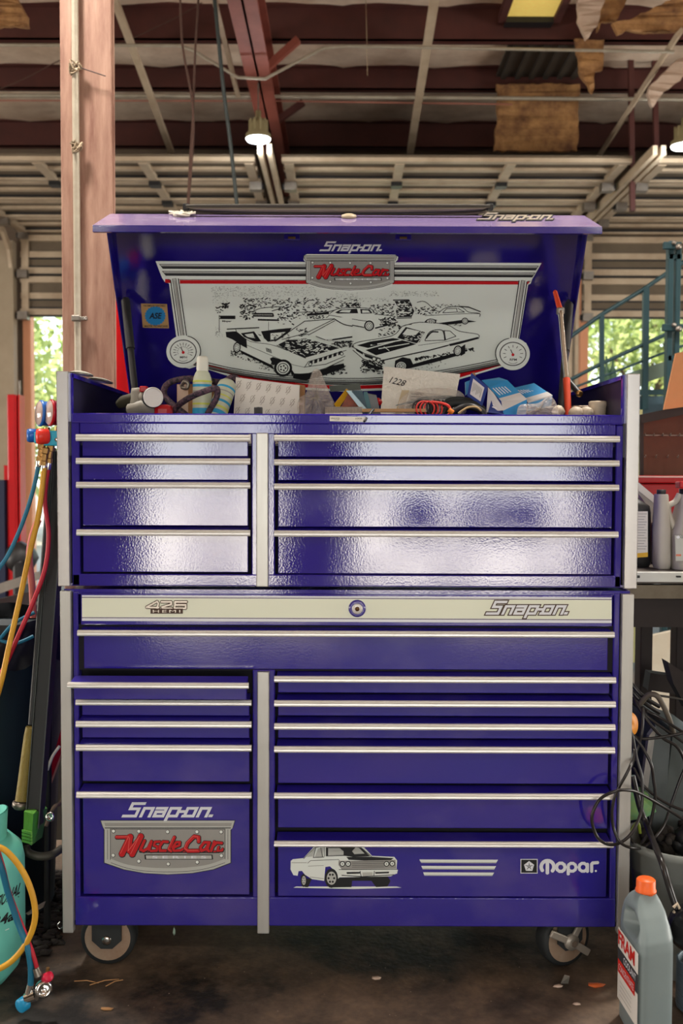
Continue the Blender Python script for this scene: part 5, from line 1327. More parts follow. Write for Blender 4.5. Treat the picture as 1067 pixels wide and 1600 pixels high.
# blue cartons
CB = mat('carton_blue', (40, 132, 196), .45, 0, (70, 160, 214), 10, 1); CN = mat('carton_navy', (24, 50, 124), .45); CW = mat('carton_white', (206, 204, 204), .5)
def X4(p): return (710 + p[0] / 4.104, 560 + p[1] / 4.104)
def quadbox(root, faces):
    for nm, pts, Ys, m, art in faces:
        P_ = [at(*X4(p), y) for p, y in zip(pts, Ys)]
        o = MB().prism(P_, (0, .0015, -.001), m).build(nm, root)
        if art:
            n = (P_[1] - P_[0]).cross(P_[3] - P_[0]).normalized(); n = n if n.y < 0 else -n
            A = Art(quad_map(*P_), n, .0005); art(A); A.build('print', o)
rt = thing('blue_carton', Vector((at(780, 640, .18).x, .18, TF)), 'blue and white carton with open end flap, tilted, left of the closed one', 'box')
def a1(A):
    A.fill([(.16, .16), (.84, .16), (.84, .86), (.16, .86)], CW); A.lift()
    for k in range(7): A.line([(.25 + k * .08, .3), (.25 + k * .08, .7 - (k % 3) * .08)], .04, GREYD)
def a2(A):
    for k in range(5): A.line([(.12 + k * .13, .12 + .04 * k), (.16 + k * .13, .62)], .05, WHITE2)
    A.fill([(.0, .80), (1, .80), (1, 1), (0, 1)], CW)
def a3(A):
    for k in range(4): A.line([(.2, .3 + k * .13), (.8, .32 + k * .13)], .06, WHITE2)
def a4(A):
    A.text('Snap', .28, .25, .72, .62, INK, .02) if False else A.line([(.3, .5), (.7, .5)], .14, INK); A.line([(.34, .5), (.66, .5)], .05, WHITE2)
quadbox(rt, (('carton_flap', [(108, 92), (215, 182), (178, 305), (80, 238)], (.15, .13, .13, .15), CN, a1),
    ('carton_top', [(175, 140), (285, 122), (340, 140), (225, 188)], (.24, .24, .2, .2), CB, a4),
    ('carton_side', [(225, 188), (340, 140), (440, 240), (300, 275)], (.2, .2, .15, .15), CB, a2),
    ('carton_end', [(215, 185), (250, 220), (320, 330), (205, 345)], (.15, .15, .12, .13), CW, None),
    ('carton_front', [(250, 222), (300, 275), (318, 360), (215, 345)], (.148, .145, .118, .118), CN, a3),
    ('carton_band', [(300, 275), (440, 238), (465, 262), (312, 335)], (.145, .145, .14, .12), CW, None),
    ('carton_lower_side', [(312, 335), (465, 262), (460, 370), (312, 375)], (.12, .14, .14, .12), CB, None)))
tag(MB().prism([at(*X4(p), .17) for p in ((108, 95), (128, 88), (138, 112), (120, 104))], (0, .01, 0), CARD).build('cardboard_tab'), 'small brown cardboard tab sticking up beside the open carton flap', 'cardboard')
tag(MB().prism([at(*X4(p), .19) for p in ((72, 150), (100, 140), (95, 210), (75, 235))], (0, .02, 0), CB).build('blue_tab'), 'light blue carton tab behind the open flap', 'cardboard')
rt = thing('blue_carton', Vector((at(835, 640, .2).x, .2, TF)), 'closed blue and white carton lying to the right of the open blue one', 'box')
def b2(A):
    for k in range(5): A.line([(.08 + k * .1, .3 + .03 * k), (.12 + k * .11, .62)], .05, WHITE2)
quadbox(rt, (('carton_top', [(375, 190), (510, 158), (595, 215), (455, 255)], (.28, .28, .22, .22), CB, b2),
    ('carton_band', [(455, 255), (595, 213), (628, 235), (470, 280)], (.22, .22, .19, .19), CW, None),
    ('carton_front', [(470, 280), (628, 235), (622, 300), (470, 340)], (.19, .19, .19, .19), CB, lambda A: A.fill([(0, 0), (1, 0), (1, .12), (0, .12)], CW)),
    ('carton_end', [(375, 190), (455, 255), (470, 345), (380, 330)], (.28, .22, .19, .24), CW, None)))
# ratchet / breaker bar with orange grips
ORG = mat('orange_grip', (214, 74, 34), .5, 0, (190, 56, 26), 14, 1)
rt = thing('torque_bar', at(887, 640, .22), 'steel bar with two orange grips propped upright against the right side of the lid', 'tool')
a, b, c, d = at(888, 660, .20), at(885, 592, .26), at(875.5, 486, .34), at(867, 456, .37)
MB().tube([a, b], [.0085, .0095], ORG, 12).build('grip', rt)
MB().tube([c + (d - c) * .1, d], [.0075, .006], ORG, 12).ball(d, .006, ORG, 1).build('grip', rt)
MB().tube([b, b.lerp(c, .9), c], [.0072, .0068, .0095], CHROME, 12).cbox(c, (.010, .009, .009), STEEL, bev=.003).build('shaft', rt)
rt = thing('socket_handle', at(900, 612, .28), 'black swivel handle with brass end hanging beside the orange-gripped bar', 'tool')
MB().tube([at(889, 596, .3), at(905, 615, .26)], .008, BLACK, 10).build('handle', rt)
MB().lathe([(.009, -.002), (.009, .004), (.004, .005), (0, .005)], at(905, 615, .257), BRASS, (.4, -1, -.3), 12).build('end_cap', rt)
# pale plastic caps at the right end
CP = mat('old_white_plastic', (206, 192, 170), .55, 0, (186, 168, 144), 14, 1)
for (px, py, rpx, lab) in ((900, 646, 12, 'round pale plastic cap left of the upright one at the right end'), (916, 645, 11, 'second round pale plastic cap touching the upright one')):
    cc = at(px, py, .14); tag(MB().ball(cc, rpx / 622, CP, 3, 0, (1, 1, .9)).build('round_fitting'), lab, 'cap')
cc = Vector((at(934, 640, .17).x, .17, TF)); h1 = at(934, 627, .17).z - TF
tag(MB().lathe([(.020, 0), (.021, h1 - .016), (.0235, h1 - .012), (.0235, h1 - .002), (.020, h1), (.018, h1 - .002), (.017, h1 - .02), (0, h1 - .02)], cc, CP, (0, 0, 1), 26).build('pipe_fitting'), 'upright pale plastic pipe fitting at the right end of the tray', 'fitting')
tag(MB().box(at(895, 640, .25).x, at(925, 640, .25).x, .25, .32, TF, at(910, 633.5, .25).z, CP, .003).build('plastic_block'), 'pale rectangular plastic block behind the round caps', 'block')
tag(MB().ball(at(872, 643, .12), .016, CP, 2, .08).build('crumpled_tissue'), 'small crumpled pale scrap at the foot of the orange-gripped bar', 'scrap')
tag(MB().tube([at(569, 658.5, -.012), at(580, 643.5, .012), at(583, 640, .03)], [.0028, .0034, .0034], BLACK, 8).build('pen'), 'black pen hooked over the front rail of the tray', 'pen')
# dark bags under the left wing
tag(MB().ball(Vector((at(192, 630, .45).x, .45, TF + .04)), .05, mat('black_bag_film', (26, 24, 34), .3, bump=.8, bscale=30), 3, .12, (1.1, 1.2, .75)).build('black_bag'), 'glossy black plastic bundle under the left wing of the tray', 'bag')
# flat metal pieces on the left wing
for i, (x0, y0, x1, y1) in enumerate(((111, 588, 143, 585.5), (140, 586.5, 174, 598))):
    pa, pb = at(x0, y0, .04 + .15 * i), at(x1, y1, .14 + .22 * i); pa.z = pb.z = TZR + .004
    d = (pb - pa); ux = d.normalized(); uy = Vector((-ux.y, ux.x, 0)); L_ = d.length / 2; cc = (pa + pb) / 2
    mb = MB()
    def sp(u, v, cc=cc, ux=ux, uy=uy, L_=L_):
        a = 2 * math.pi * u; return cc + ux * math.cos(a) * L_ * v + uy * math.sin(a) * .018 * v + Vector((0, 0, .007 * (1 - v * v) + .001))
    DM = mat('dull_metal', (170, 168, 156), .45, .2); mb.grid(sp, 24, 5, DM); mb.grid(lambda u, v: sp(u, v) - Vector((0, 0, .003)), 24, 5, DM)
    tag(mb.build('metal_plate', fix=False), ('curved dull metal piece on the left wing of the chest, nearer one', 'curved dull metal piece on the left wing of the chest, farther one')[i], 'metal piece')
# things on top of the lid
def onl(px, py, d=0.0): return skp(px, py) + NS * d
mb = MB(); random.seed(4)
for k in range(9):
    pts = [onl(random.uniform(262, 306), random.uniform(334, 340), .004 + random.uniform(0, .006)) for _ in range(4)]
    mb.tube(spline(pts, 5), .0022, mat('cream_cord', (206, 198, 180), .7), 5)
mb.ball(onl(284, 338, .002), .014, MATS['cream_cord'], 2, .2, (1.8, .8, .4))
tag(mb.build('tangled_cord'), 'small tangle of cream cord lying on the left end of the open lid', 'cord')
MATC = mat('grey_canvas', (112, 104, 92), .8, 0, (136, 128, 112), 8, 1, stretch=(1, 6, 6)); MATB = mat('black_trim_strip', (26, 24, 22), .6)
rt = thing('rubber_mat', at(527, 330, .37), 'long grey canvas bundle with black edging lying along the top of the open lid', 'mat')
def mp_(u, v):
    x = 291 + (765 - 291) * u; s_ = math.sin(math.pi * u) ** .35
    top = 323.5 - 2.5 * s_; bot = 324 + 9.5 * s_
    return at(x, top + (bot - top) * v, .372 - .02 * math.sin(math.pi * v))
MB().grid(mp_, 40, 6, MATC).grid(lambda u, v: mp_(u, v) + Vector((0, .02 + .04 * math.sin(math.pi * v), 0)), 40, 6, MATC).build('mat_body', rt, fix=False)
MB().tube([mp_(k / 30, 1) + Vector((0, -.004, 0)) for k in range(31)], .0028, MATB, 6).build('edging', rt)
MB().tube([mp_(k / 30, .12) + Vector((0, -.006, .0)) for k in range(31)], .0052, mat('dark_grey_roll', (70, 66, 58), .7), 8).build('rolled_edge', rt)
for px in (291, 765): MB().cbox(at(px, 324, .37), (.009, .008, .009), BLACK, bev=.003).build('clip', rt)
# ------------------------------------------------------------------ left of the cabinet
def tubeobj(name, pts, r, m, label, cat, seg=10, n=8, parent=None):
    o = MB().tube(spline([at(*p) for p in pts], n), r, m, seg).build(name, parent)
    if parent is None: tag(o, label, cat)
    return o
GY = .06
BLUEP = mat('gauge_blue', (24, 96, 180), .35); REDP = mat('gauge_red', (226, 50, 34), .35); CYAN = mat('manifold_cyan', (36, 168, 196), .35)
YHOSE = mat('yellow_hose', (214, 164, 44), .5, 0, (196, 140, 34), 30, 1); BHOSE = mat('blue_hose', (22, 104, 134), .45); RHOSE = mat('red_hose', (176, 26, 44), .5)
rt = thing('gauge_manifold', at(70, 684, GY), 'manifold with one blue and one red gauge, hooked at the chest\'s left side', 'gauge set')
ax = Vector((-.84, -.54, .05)).normalized()
for px, py, m, Y in ((66, 646, BLUEP, GY + .03), (82, 645, RED, GY)):
    c = at(px, py, Y); rr = .030
    o = MB().lathe([(rr * .7, -.028), (rr, -.02), (rr, 0), (rr * 1.08, .001), (rr * 1.08, .006), (rr * .98, .008)], c, m, ax, 32).build('gauge_body', rt)
    MB().lathe([(rr * 1.0, .0075), (rr * .9, .011), (0, .014)], c, mat('gauge_glass', (200, 184, 176), .08, 0, (168, 140, 132), 60, 1), ax, 32).build('gauge_glass', o)
    MB().tube([c + Vector((.012, 0, -.034)), c + Vector((.012, 0, -.052))], .007, BRASS, 8).build('gauge_stem', o)
MB().cbox(at(84, 685, GY), (.020, .018, .018), CYAN, bev=.003).cbox(at(74, 684, GY + .02), (.03, .012, .014), CYAN, bev=.003).build('manifold_block', rt)
for (px, py, Y, m, rr, hh) in ((51, 680.5, GY + .05, BLUEP, .0165, .026), (67, 682, GY - .02, REDP, .0185, .03)):
    c = at(px, py, Y); a2 = Vector((-.9, -.4, 0)).normalized()
    MB().lathe([(rr * .8, -hh / 2), (rr, -hh / 2 + .004), (rr * 1.04, hh / 2 - .006), (rr * .9, hh / 2), (0, hh / 2 + .001)], c, m, a2, 12).build('valve_knob', rt)
for (px, py, Y) in ((64, 705, GY), (70, 712, GY - .01), (78, 708, GY)):
    MB().lathe([(.008, .02), (.010, .018), (.010, .006), (.007, .004), (.007, -.012), (.009, -.014), (.009, -.024), (0, -.024)], at(px, py, Y), BRASS, (0.15, 0, 1), 8, False).build('fitting', rt)
for (px, py, Y) in ((61, 721, GY), (69, 728, GY - .01), (76, 725, GY)):
    MB().lathe([(.0062, .012), (.0068, .010), (.0068, -.012), (.0062, -.014)], at(px, py, Y), CHROME, (0.12, 0, 1), 14).build('ferrule', rt)
MB().tube(spline([at(88, 686, GY - .01), at(90, 676, GY), at(92, 668, GY + .03)], 5), .003, CHROME, 6).ball(at(89, 687, GY - .018), .006, CHROME, 2).build('hook', rt)
tubeobj('service_hose', [(61, 722, GY), (52, 765, GY - .01), (36, 815, GY - .03), (14, 865, GY - .05), (-6, 895, GY - .06), (-30, 940, GY - .06), (-60, 1020, GY - .06)], .0050, BHOSE, 'blue service hose hanging from the gauge manifold and leaving the picture at the left', 'hose')
tubeobj('service_hose', [(69, 730, GY - .01), (61, 800, GY - .02), (45, 870, GY - .04), (30, 940, GY - .05), (14, 1010, GY - .06), (-2, 1080, GY - .07), (-30, 1160, GY - .05)], .0066, YHOSE, 'yellow service hose hanging from the gauge manifold', 'hose')
tubeobj('service_hose', [(76, 727, GY), (70, 780, GY), (76, 835, GY), (70, 890, GY - .01), (50, 945, GY - .02), (30, 990, GY - .03), (8, 1040, GY - .03), (-20, 1090, GY - .03)], .0055, RHOSE, 'red service hose hanging from the gauge manifold', 'hose')
tubeobj('hose_loop', [(60, 812, .3), (50, 840, .3), (46, 870, .3), (50, 915, .3), (52, 965, .3)], .009, mat('salmon_hose', (196, 98, 86), .55), 'thick salmon-pink hose hanging behind the yellow one', 'hose')
tubeobj('thin_blue_hose', [(-20, 1020, .1), (0, 998, .1), (22, 974, .1), (54, 957, .12)], .0045, BHOSE, 'thin blue hose curving up above the dark bin, upper one', 'hose')
tubeobj('thin_blue_hose', [(-20, 990, .1), (5, 1002, .1), (28, 1004, .1), (52, 994, .12)], .0045, BHOSE, 'thin blue hose sagging across the bin rim, lower one', 'hose')
# dark bin
BIN = mat('dark_bin_plastic', (16, 34, 42), .55, 0, (10, 20, 28), 5, 1, bump=.5, bscale=8)
bx = at(0, 1100, .35).x - .05
rt = thing('waste_bin', (bx, .36, 0), 'tall dark blue-green bin lined with a black bag, left of the cabinet', 'bin')
MB().lathe([(.17, 0), (.185, .02), (.215, at(0, 1000, .36).z), (.225, at(0, 992, .36).z), (.225, at(0, 985, .36).z), (.2, at(0, 985, .36).z), (.19, .5), (0, .48)], (bx, .36, 0), BIN, (0, 0, 1), 32).build('bin_body', rt)
random.seed(5)
mb = MB()
def bagrim(u, v):
    a = 2 * math.pi * u; z = at(0, 960 + 60 * v, .36).z + .012 * math.sin(a * 9) * (v + .2)
    r = .222 + .018 * v + .008 * math.sin(a * 13 + v * 4); return Vector((bx + r * math.cos(a), .36 + r * math.sin(a), z))
mb.grid(bagrim, 64, 5, mat('black_liner', (14, 14, 18), .35)); mb.build('bin_liner', rt, fix=False)
# black square tube (jack handle) with green taped foot, yellow gripped bar
rt = thing('jack_handle', at(60, 1330, .02), 'long black channel leaning beside the cabinet, its foot wrapped in green tape', 'handle')
pa, pb = at(80, 800, .14), at(52, 1268, .02)
GBL = mat('black_gloss_steel', (12, 14, 14), .5, .0, (22, 25, 24), 8, 1)
ta, tb_ = at(91, 705, .16), at(47, 1288, .02)
d = (tb_ - ta)
w1 = at(100, 900, .1).x - at(81, 900, .1).x
dn = d.normalized(); sx_ = Vector((1, 0, 0)) - dn * dn.x; sx_.normalize()
mb = MB(); top = ta + sx_ * .012; bot = tb_ + sx_ * .012
mb.bar(top, bot, .034, .040, GBL, up=(0, -1, 0), bev=.004)
mb.build('channel', rt)
for s_ in (-.016, .016):
    MB().bar(top + sx_ * s_ + Vector((0, -.024, 0)), bot + sx_ * s_ + Vector((0, -.024, 0)), .002, .008, mat('dark_steel_edge', (58, 64, 60), .4, .3), up=(0, -1, 0)).build('flange', rt)
GT = mat('green_tape', (104, 168, 66), .45, 0, (70, 128, 44), 18, 1, bump=.4, bscale=50)
P_ = [at(37.5, 1268, -.01), at(52, 1272, -.03), at(49, 1321, -.03), at(36, 1313, -.01)]
mb = MB().prism(P_, (0, .03, 0), GT)
mb.prism([at(52, 1272, -.03), at(74, 1263, .05), at(66, 1308, .05), at(49, 1321, -.03)], (-.012, .02, 0), mat('green_tape_side', (62, 132, 50), .5, 0, (38, 92, 34), 16, 1.2))
for k in range(4):
    y = 1298 + k * 5; mb.bar(at(35, y, -.012), at(49.5, y + 4, -.033), .004, .006, GT)
mb.build('taped_foot', rt)
tubeobj('curved_pipe', [(40, 1322, .03), (44, 1332, .03), (60, 1338, .03), (80, 1336, .04), (96, 1326, .08)], .010, mat('dull_dark_pipe', (66, 64, 56), .5, .3), 'dull curved pipe end below the green tape', 'pipe')
YG = mat('dirty_yellow_grip', (150, 132, 54), .6, 0, (88, 70, 36), 10, 1.1, bump=.3, bscale=70)
rt = thing('pry_bar', at(34, 1258, .04), 'bar with a grimy yellow grip and round steel end, leaning left of the black channel', 'tool')
MB().tube([at(48, 1136, .06), at(46, 1150, .06), at(38, 1220, .05), at(34, 1252, .04)], [.012, .0135, .0155, .016], YG, 16).build('grip', rt)
MB().lathe([(.017, 0), (.020, .002), (.020, .012), (.015, .018), (0, .019)], at(33, 1252, .04), STEEL, (-.12, -.02, -1), 20).build('end_knob', rt)
MB().tube([at(82, 700, .2), at(49, 1132, .07)], .008, GBL, 10).build('shaft', rt)
p0_ = at(79, 772, .22); rt = thing('gripped_pole', Vector((at(72, 1300, .22).x, .22, 0)), 'dark pole whose olive-yellow grip shows just below the gauge fittings', 'pole')
MB().tube([at(81, 700, .22), p0_], .011, YG, 12).build('grip', rt)
MB().tube([p0_, (at(72, 1300, .22).x, .22, 0)], .009, GBL, 10).build('shaft', rt)
# red and white things behind, low left
tag(MB().prism([at(98, 1130, .25), at(98, 1170, .25), at(72, 1240, .22), at(84, 1180, .22)], (0, .03, 0), RED).build('red_jack_arm'), 'red slanting steel arm low beside the cabinet trim', 'arm')
tubeobj('white_rod', [(74, 1203, .2), (82, 1182, .2), (93, 1166, .2)], .004, mat('white_rod_paint', (206, 204, 196), .4), 'thin white rod in front of the red arm', 'rod')
tag(MB().box(at(82, 1150, .6).x, at(97, 1150, .6).x, .6, .62, .1, at(90, 1115, .6).z, mat('pale_board', (150, 138, 118), .7)).build('pale_board'), 'pale board standing behind the red arm', 'board')
tag(MB().lathe([(.010, 0), (.012, .002), (.012, .006), (.006, .007), (.005, .002), (0, .002)], at(79, 1276, .12), CHROME, (-.2, -1, .2), 16).build('steel_nut'), 'small bright steel nut behind the green tape', 'nut')
tubeobj('twisted_cord', [(72, 1290, .15), (84, 1262, .15), (94, 1255, .18), (100, 1240, .2)], .005, mat('dirty_cord', (110, 92, 76), .8), 'dirty twisted cord behind the green taped foot', 'cord')

# refrigerant tank
TQ = mat('tank_turquoise', (118, 206, 190), .4, 0, (98, 190, 176), 4, 1)
TR0 = .125; tx = at(40, 1440, -.03).x - TR0; ty = -.05; zb = atz(0, 1552, 0).z
ztop = at(20, 1322, ty - .06).z
rt = thing('refrigerant_tank', (tx, ty, 0), 'turquoise refrigerant cylinder on the floor, cut off by the left picture edge', 'gas cylinder')
MB().lathe([(.05, .0), (.085, .012), (.112, .045), (TR0 - .002, .09), (TR0, .11), (TR0, ztop - .06), (TR0 - .006, ztop - .03), (TR0 - .03, ztop - .006), (TR0 - .07, ztop + .004), (0, ztop + .006)], (tx, ty, .0), TQ, (0, 0, 1), 48).build('tank_shell', rt)
mb = MB()
def coll(u, v):
    a = R(-70 + 150 * u); r = .085 + .004 * v; return Vector((tx + r * math.cos(a), ty + r * math.sin(a) * .9, ztop - .012 + v * (at(0, 1267, ty).z - ztop + .012) * (1 - .9 * abs(u - .5) ** 3 * 4)))
mb.grid(coll, 20, 6, TQ); mb.grid(lambda u, v: coll(u, v) + Vector((-.004, .003, 0)), 20, 6, TQ); mb.build('collar', rt, fix=False)
def tankmap(x, y):       # pixels -> cylinder front
    p0 = CAM_LOC; dd = ray(x, y); a_ = dd.x ** 2 + dd.y ** 2; b_ = 2 * ((p0.x - tx) * dd.x + (p0.y - ty) * dd.y); c_ = (p0.x - tx) ** 2 + (p0.y - ty) ** 2 - (TR0 + .0006) ** 2
    t = (-b_ - math.sqrt(max(b_ * b_ - 4 * a_ * c_, 0))) / (2 * a_); return p0 + dd * t
A = Art(tankmap, (0, -1, 0), .0001)
A.textq('TIONAL', [(-4, 1402), (34, 1378), (31, 1396), (-8, 1422)], INK, .02, .3); A.line([(-12, 1427), (29, 1401)], 1.4, INK)
A.textq('134a', [(-18, 1437), (24, 1421), (22, 1437), (-20, 1456)], INK, .03, .1)
A.line([(-10, 1462), (12, 1452), (30, 1443)], 1.0, WHITE)
A.build('tank_lettering', rt)
HY = -.21
tubeobj('charging_hose', [(-40, 1330, HY), (-5, 1323, HY), (18, 1338, HY), (40, 1370, HY), (53, 1408, HY), (54, 1440, HY), (42, 1472, HY), (20, 1500, HY), (-6, 1516, HY), (-40, 1528, HY)], .0066, YHOSE, 'yellow charging hose looping in front of the turquoise cylinder', 'hose')
tubeobj('charging_hose', [(-25, 1290, HY), (0, 1350, HY), (14, 1400, HY + .01), (30, 1447, HY + .01), (42, 1478, HY), (48, 1510, HY), (48, 1540, HY)], .0068, BHOSE, 'blue-green charging hose crossing the turquoise cylinder down to the floor', 'hose')
tubeobj('charging_hose', [(-16, 1290, HY + .02), (2, 1345, HY + .02), (14, 1392, HY + .02), (28, 1430, HY + .02), (44, 1470, HY + .01), (52, 1492, HY), (58, 1513, HY)], .0048, RHOSE, 'dark red charging hose running beside the blue-green one', 'hose')
rt = thing('hose_coupler', at(45, 1558, HY), 'chrome quick coupler with a round blue knob on the blue-green hose end', 'coupler')
MB().tube([at(48, 1538, HY), at(45, 1552, HY)], [.008, .009], CHROME, 12).tube([at(40, 1560, HY), at(56, 1554, HY)], [.011, .013], CHROME, 14).build('coupler_body', rt)
MB().lathe([(.014, -.01), (.0155, -.008), (.0155, .008), (.014, .010), (0, .010)], at(36, 1569, HY), mat('knob_cyan', (30, 140, 186), .35), (-.5, -.75, -.1), 24).build('coupler_knob', rt)
rt = thing('hose_coupler', at(68, 1540, HY), 'chrome quick coupler with a red knob on the dark red hose end', 'coupler')
MB().tube([at(56, 1512, HY), at(61, 1524, HY)], [.008, .010], STEEL, 12).lathe([(.018, -.008), (.019, 0), (.018, .008), (.011, .010), (.010, .002), (0, 0)], at(68, 1545, HY), CHROME, (.4, -.8, .1), 24).build('coupler_body', rt)
MB().lathe([(.009, -.012), (.011, -.01), (.011, .01), (.009, .012), (0, .012)], at(74, 1527, HY), mat('knob_crimson', (200, 22, 60), .35), (.5, -.6, .5), 18).tube([at(74, 1519, HY), at(75, 1512, HY)], .004, BRASS, 8).build('coupler_knob', rt)
tag(MB().prism([at(40, 1427, .1), at(56, 1416, .1), at(70, 1408, .12), (at(66, 1418, .12)), at(44, 1430, .1)], (0, .01, -.004), mat('scrap_grey', (160, 150, 134), .6)).build('scrap_strip'), 'torn grey paper scrap by the yellow hose loop', 'scrap')
tubeobj('wire_ring', [(94, 1440, .1), (90, 1446, .1), (93, 1451, .1), (99, 1448, .1)], .0015, CHROME, 'small bright wire ring by the foot of the left trim', 'ring')

# litter on the floor
def litter(px, py, s_, m, lab, nm='floor_scrap', sc=(1.6, 1, .4)):
    p = atz(px, py, s_ * sc[2]); tag(MB().ball(p, s_, m, 1, .25, sc).build(nm), lab, 'scrap')
LM = mat('straw', (176, 132, 88), .8)
litter(588, 1528, .007, mat('pale_chip', (200, 176, 158), .6), 'pale chip on the floor midway between the casters')
litter(932, 1539, .012, mat('orange_scrap', (206, 98, 40), .6), 'orange scrap on the floor right of the braked caster', sc=(1.8, 1, .35))
litter(872, 1541, .008, mat('pale_chip', (200, 176, 158)), 'small nut on the floor under the braked caster')
litter(901, 1568, .006, mat('pale_chip', (200, 176, 158)), 'tiny pale chip on the floor below the braked caster')
litter(166, 1576, .007, LM, 'tan chip on the floor at the lower left', sc=(2.2, 1, .4))
litter(272, 1455, .007, mat('green_chip', (150, 170, 150), .5), 'small pale green bit under the cabinet', sc=(.6, .6, 1.6))
for i, (a, b) in enumerate((((116, 1533), (154, 1536)), ((165, 1541), (192, 1531)), ((140, 1539), (186, 1530)))):
    pa, pb = atz(a[0], a[1], .003), atz(b[0], b[1], .003)
    tag(MB().tube([pa, (pa + pb) / 2 + Vector((0, .004, .002)), pb], .0014, LM, 5).build('dry_twig'), ('dry twig by the left caster, leftmost of three', 'dry twig by the left caster, rightmost of three', 'dry twig by the left caster, middle one of three')[i], 'twig')
tag(MB().prism([atz(876, 1537, .002), atz(888, 1537, .002), atz(890, 1526, .03), atz(882, 1524, .03)], (0, .002, .001), mat('clear_tab', (120, 116, 108), .3)).build('plastic_tab'), 'small clear plastic tab stuck at the foot of the braked caster', 'scrap')
DIRT = mat('dirt_clump', (52, 46, 40), .95, 0, (30, 26, 24), 20, 1)
random.seed(31); mb = MB()
for _ in range(260):
    x = random.uniform(62, 96); y = random.uniform(1345, 1470); p = atz(x, min(y + 60, 1560), 0)
    p = Vector((at(x, 1400, random.uniform(.1, .5)).x, random.uniform(.08, .6), 0)); s_ = random.uniform(.004, .016)
    p.z = s_ * .5; mb.ball(p, s_, DIRT, 1, .3, (1.4, 1, .6))
tag(mb.build('floor_dirt'), 'dark crumbly dirt on the floor between cylinder and cabinet', 'dirt', kind='stuff')

# ------------------------------------------------------------------ right of the cabinet
DKF = mat('dark_bench_steel', (44, 34, 30), .6, .2, (28, 20, 18), 8, 1)
bxa = C1 + .012; BZ = at(1030, 886, .30).z
rt = thing('workbench', (bxa + .45, .5, 0), 'dark steel workbench carrying the oil bottles, right of the cabinet', 'workbench')
BTOP = mat('bench_top_grey', (104, 98, 90), .5, .3, (74, 66, 60), 10, 1)
MB().box(bxa, bxa + 1.0, .12, .95, BZ - .025, BZ, BTOP, .002).box(bxa, bxa + 1.0, .115, .14, at(1030, 935, .12).z, at(1030, 914, .12).z, mat('bench_edge_steel', (112, 104, 90), .4, .6, (84, 74, 60), 14, 1)).build('bench_top', rt)
mb = MB().box(bxa, bxa + 1.0, .105, .125, at(1030, 908.5, .12).z, at(1030, 893.5, .12).z, mat('white_rail', (206, 208, 200), .45), .001)
mb.cbox(at(997, 901, .10), (.003, .004, .003), BLACK).cbox(at(1060, 901, .10), (.005, .004, .002), BLACK).build('front_rail', rt)
MB().box(bxa, bxa + 1.0, .16, .18, at(1030, 980, .16).z, at(1030, 936, .16).z, DKF).build('apron', rt)
for xa, xb in ((1001, 1020), (1057, 1075)):
    MB().box(at(xa, 1000, .64).x, at(xb, 1000, .64).x, .64, .70, 0, BZ - .03, DKF, .003).build('leg', rt)
MB().box(at(1001, 1000, .85).x, at(1014, 1000, .85).x, .85, .91, 0, BZ - .03, DKF).build('leg', rt)
MB().box(bxa + .92, bxa + .98, .85, .91, 0, BZ - .03, DKF).build('leg', rt)
MB().prism([at(1043, 1034, .24), at(1075, 1055, .24), at(1075, 1110, .24), at(1052, 1068, .24)], (0, .05, 0), DKF).build('gusset', rt)
MB().bar(at(1010, 1062, .5), at(1100, 1075, .5), .05, .05, DKF).build('cross_bar', rt)
tag(MB().prism([at(1016, 994, 2.2), at(1060, 984, 2.2), at(1060, 1190, 2.2), at(1016, 1190, 2.2)], (0, .03, 0), mat('lit_floor_pale', (206, 204, 190), .6, 0, (176, 160, 134), 4, 1.1)).build('lit_floor_sheet'), 'pale upright sheet added far behind the bench legs as bright lit floor', 'sheet')  # upright sheet whose pale colour stands for brightly lit floor by the far door
# bottles on the bench
WP = mat('grey_white_hdpe', (192, 186, 174), .45, 0, (178, 172, 160), 6, 1)
def bottle_prof(name, cx, Y, secs, m, label, cat='bottle', dy=.03, cap=None, ncap=None):
    """secs: (py, x0, x1) silhouette rows from bottom to top"""
    rt = thing(name, Vector((at(cx, 880, Y).x, Y, BZ)), label, cat)
    vs = []; n = 20
    for i, (py, x0, x1) in enumerate(secs):
        a, b = at(x0, py, Y), at(x1, py, Y); c = (a + b) / 2; hw = (b.x - a.x) / 2
        if i == 0: c.z = BZ + .001
        ddy = min(dy, hw * 1.6)
        for k in range(n):
            t = 2 * math.pi * k / n; ct, st = math.cos(t), math.sin(t); p = .55
            vs.append(Vector((c.x + hw * math.copysign(abs(ct) ** p, ct), c.y + ddy * math.copysign(abs(st) ** p, st), c.z)))
    fs = [(i * n + k, i * n + (k + 1) % n, (i + 1) * n + (k + 1) % n, (i + 1) * n + k) for i in range(len(secs) - 1) for k in range(n)]
    mb = MB().add(vs, fs, m, True); mb.add(vs[:n], [tuple(range(n))], m); mb.add(vs[-n:], [tuple(range(n))], m)
    mb.build('bottle_body', rt)
    if cap:
        py0, py1, x0, x1 = cap; a, b = at(x0, py0, Y), at(x1, py0, Y); c = (a + b) / 2; h = at(x0, py1, Y).z - a.z
        MB().lathe([((b.x - a.x) / 2, 0), ((b.x - a.x) / 2, h), (0, h)], c, ncap, (0, 0, 1), 18).build('cap', rt)
    return rt
bottle_prof('oil_bottle', 1033, .26, [(884, 1023, 1043.5), (880, 1021.5, 1045), (828, 1021.5, 1045), (820, 1022, 1044), (775, 1024, 1042), (772, 1024.5, 1041.5)], WP, 'slim tapered grey-white bottle with black cap, middle one on the bench', cap=(772, 765, 1026, 1040), ncap=BLACK)
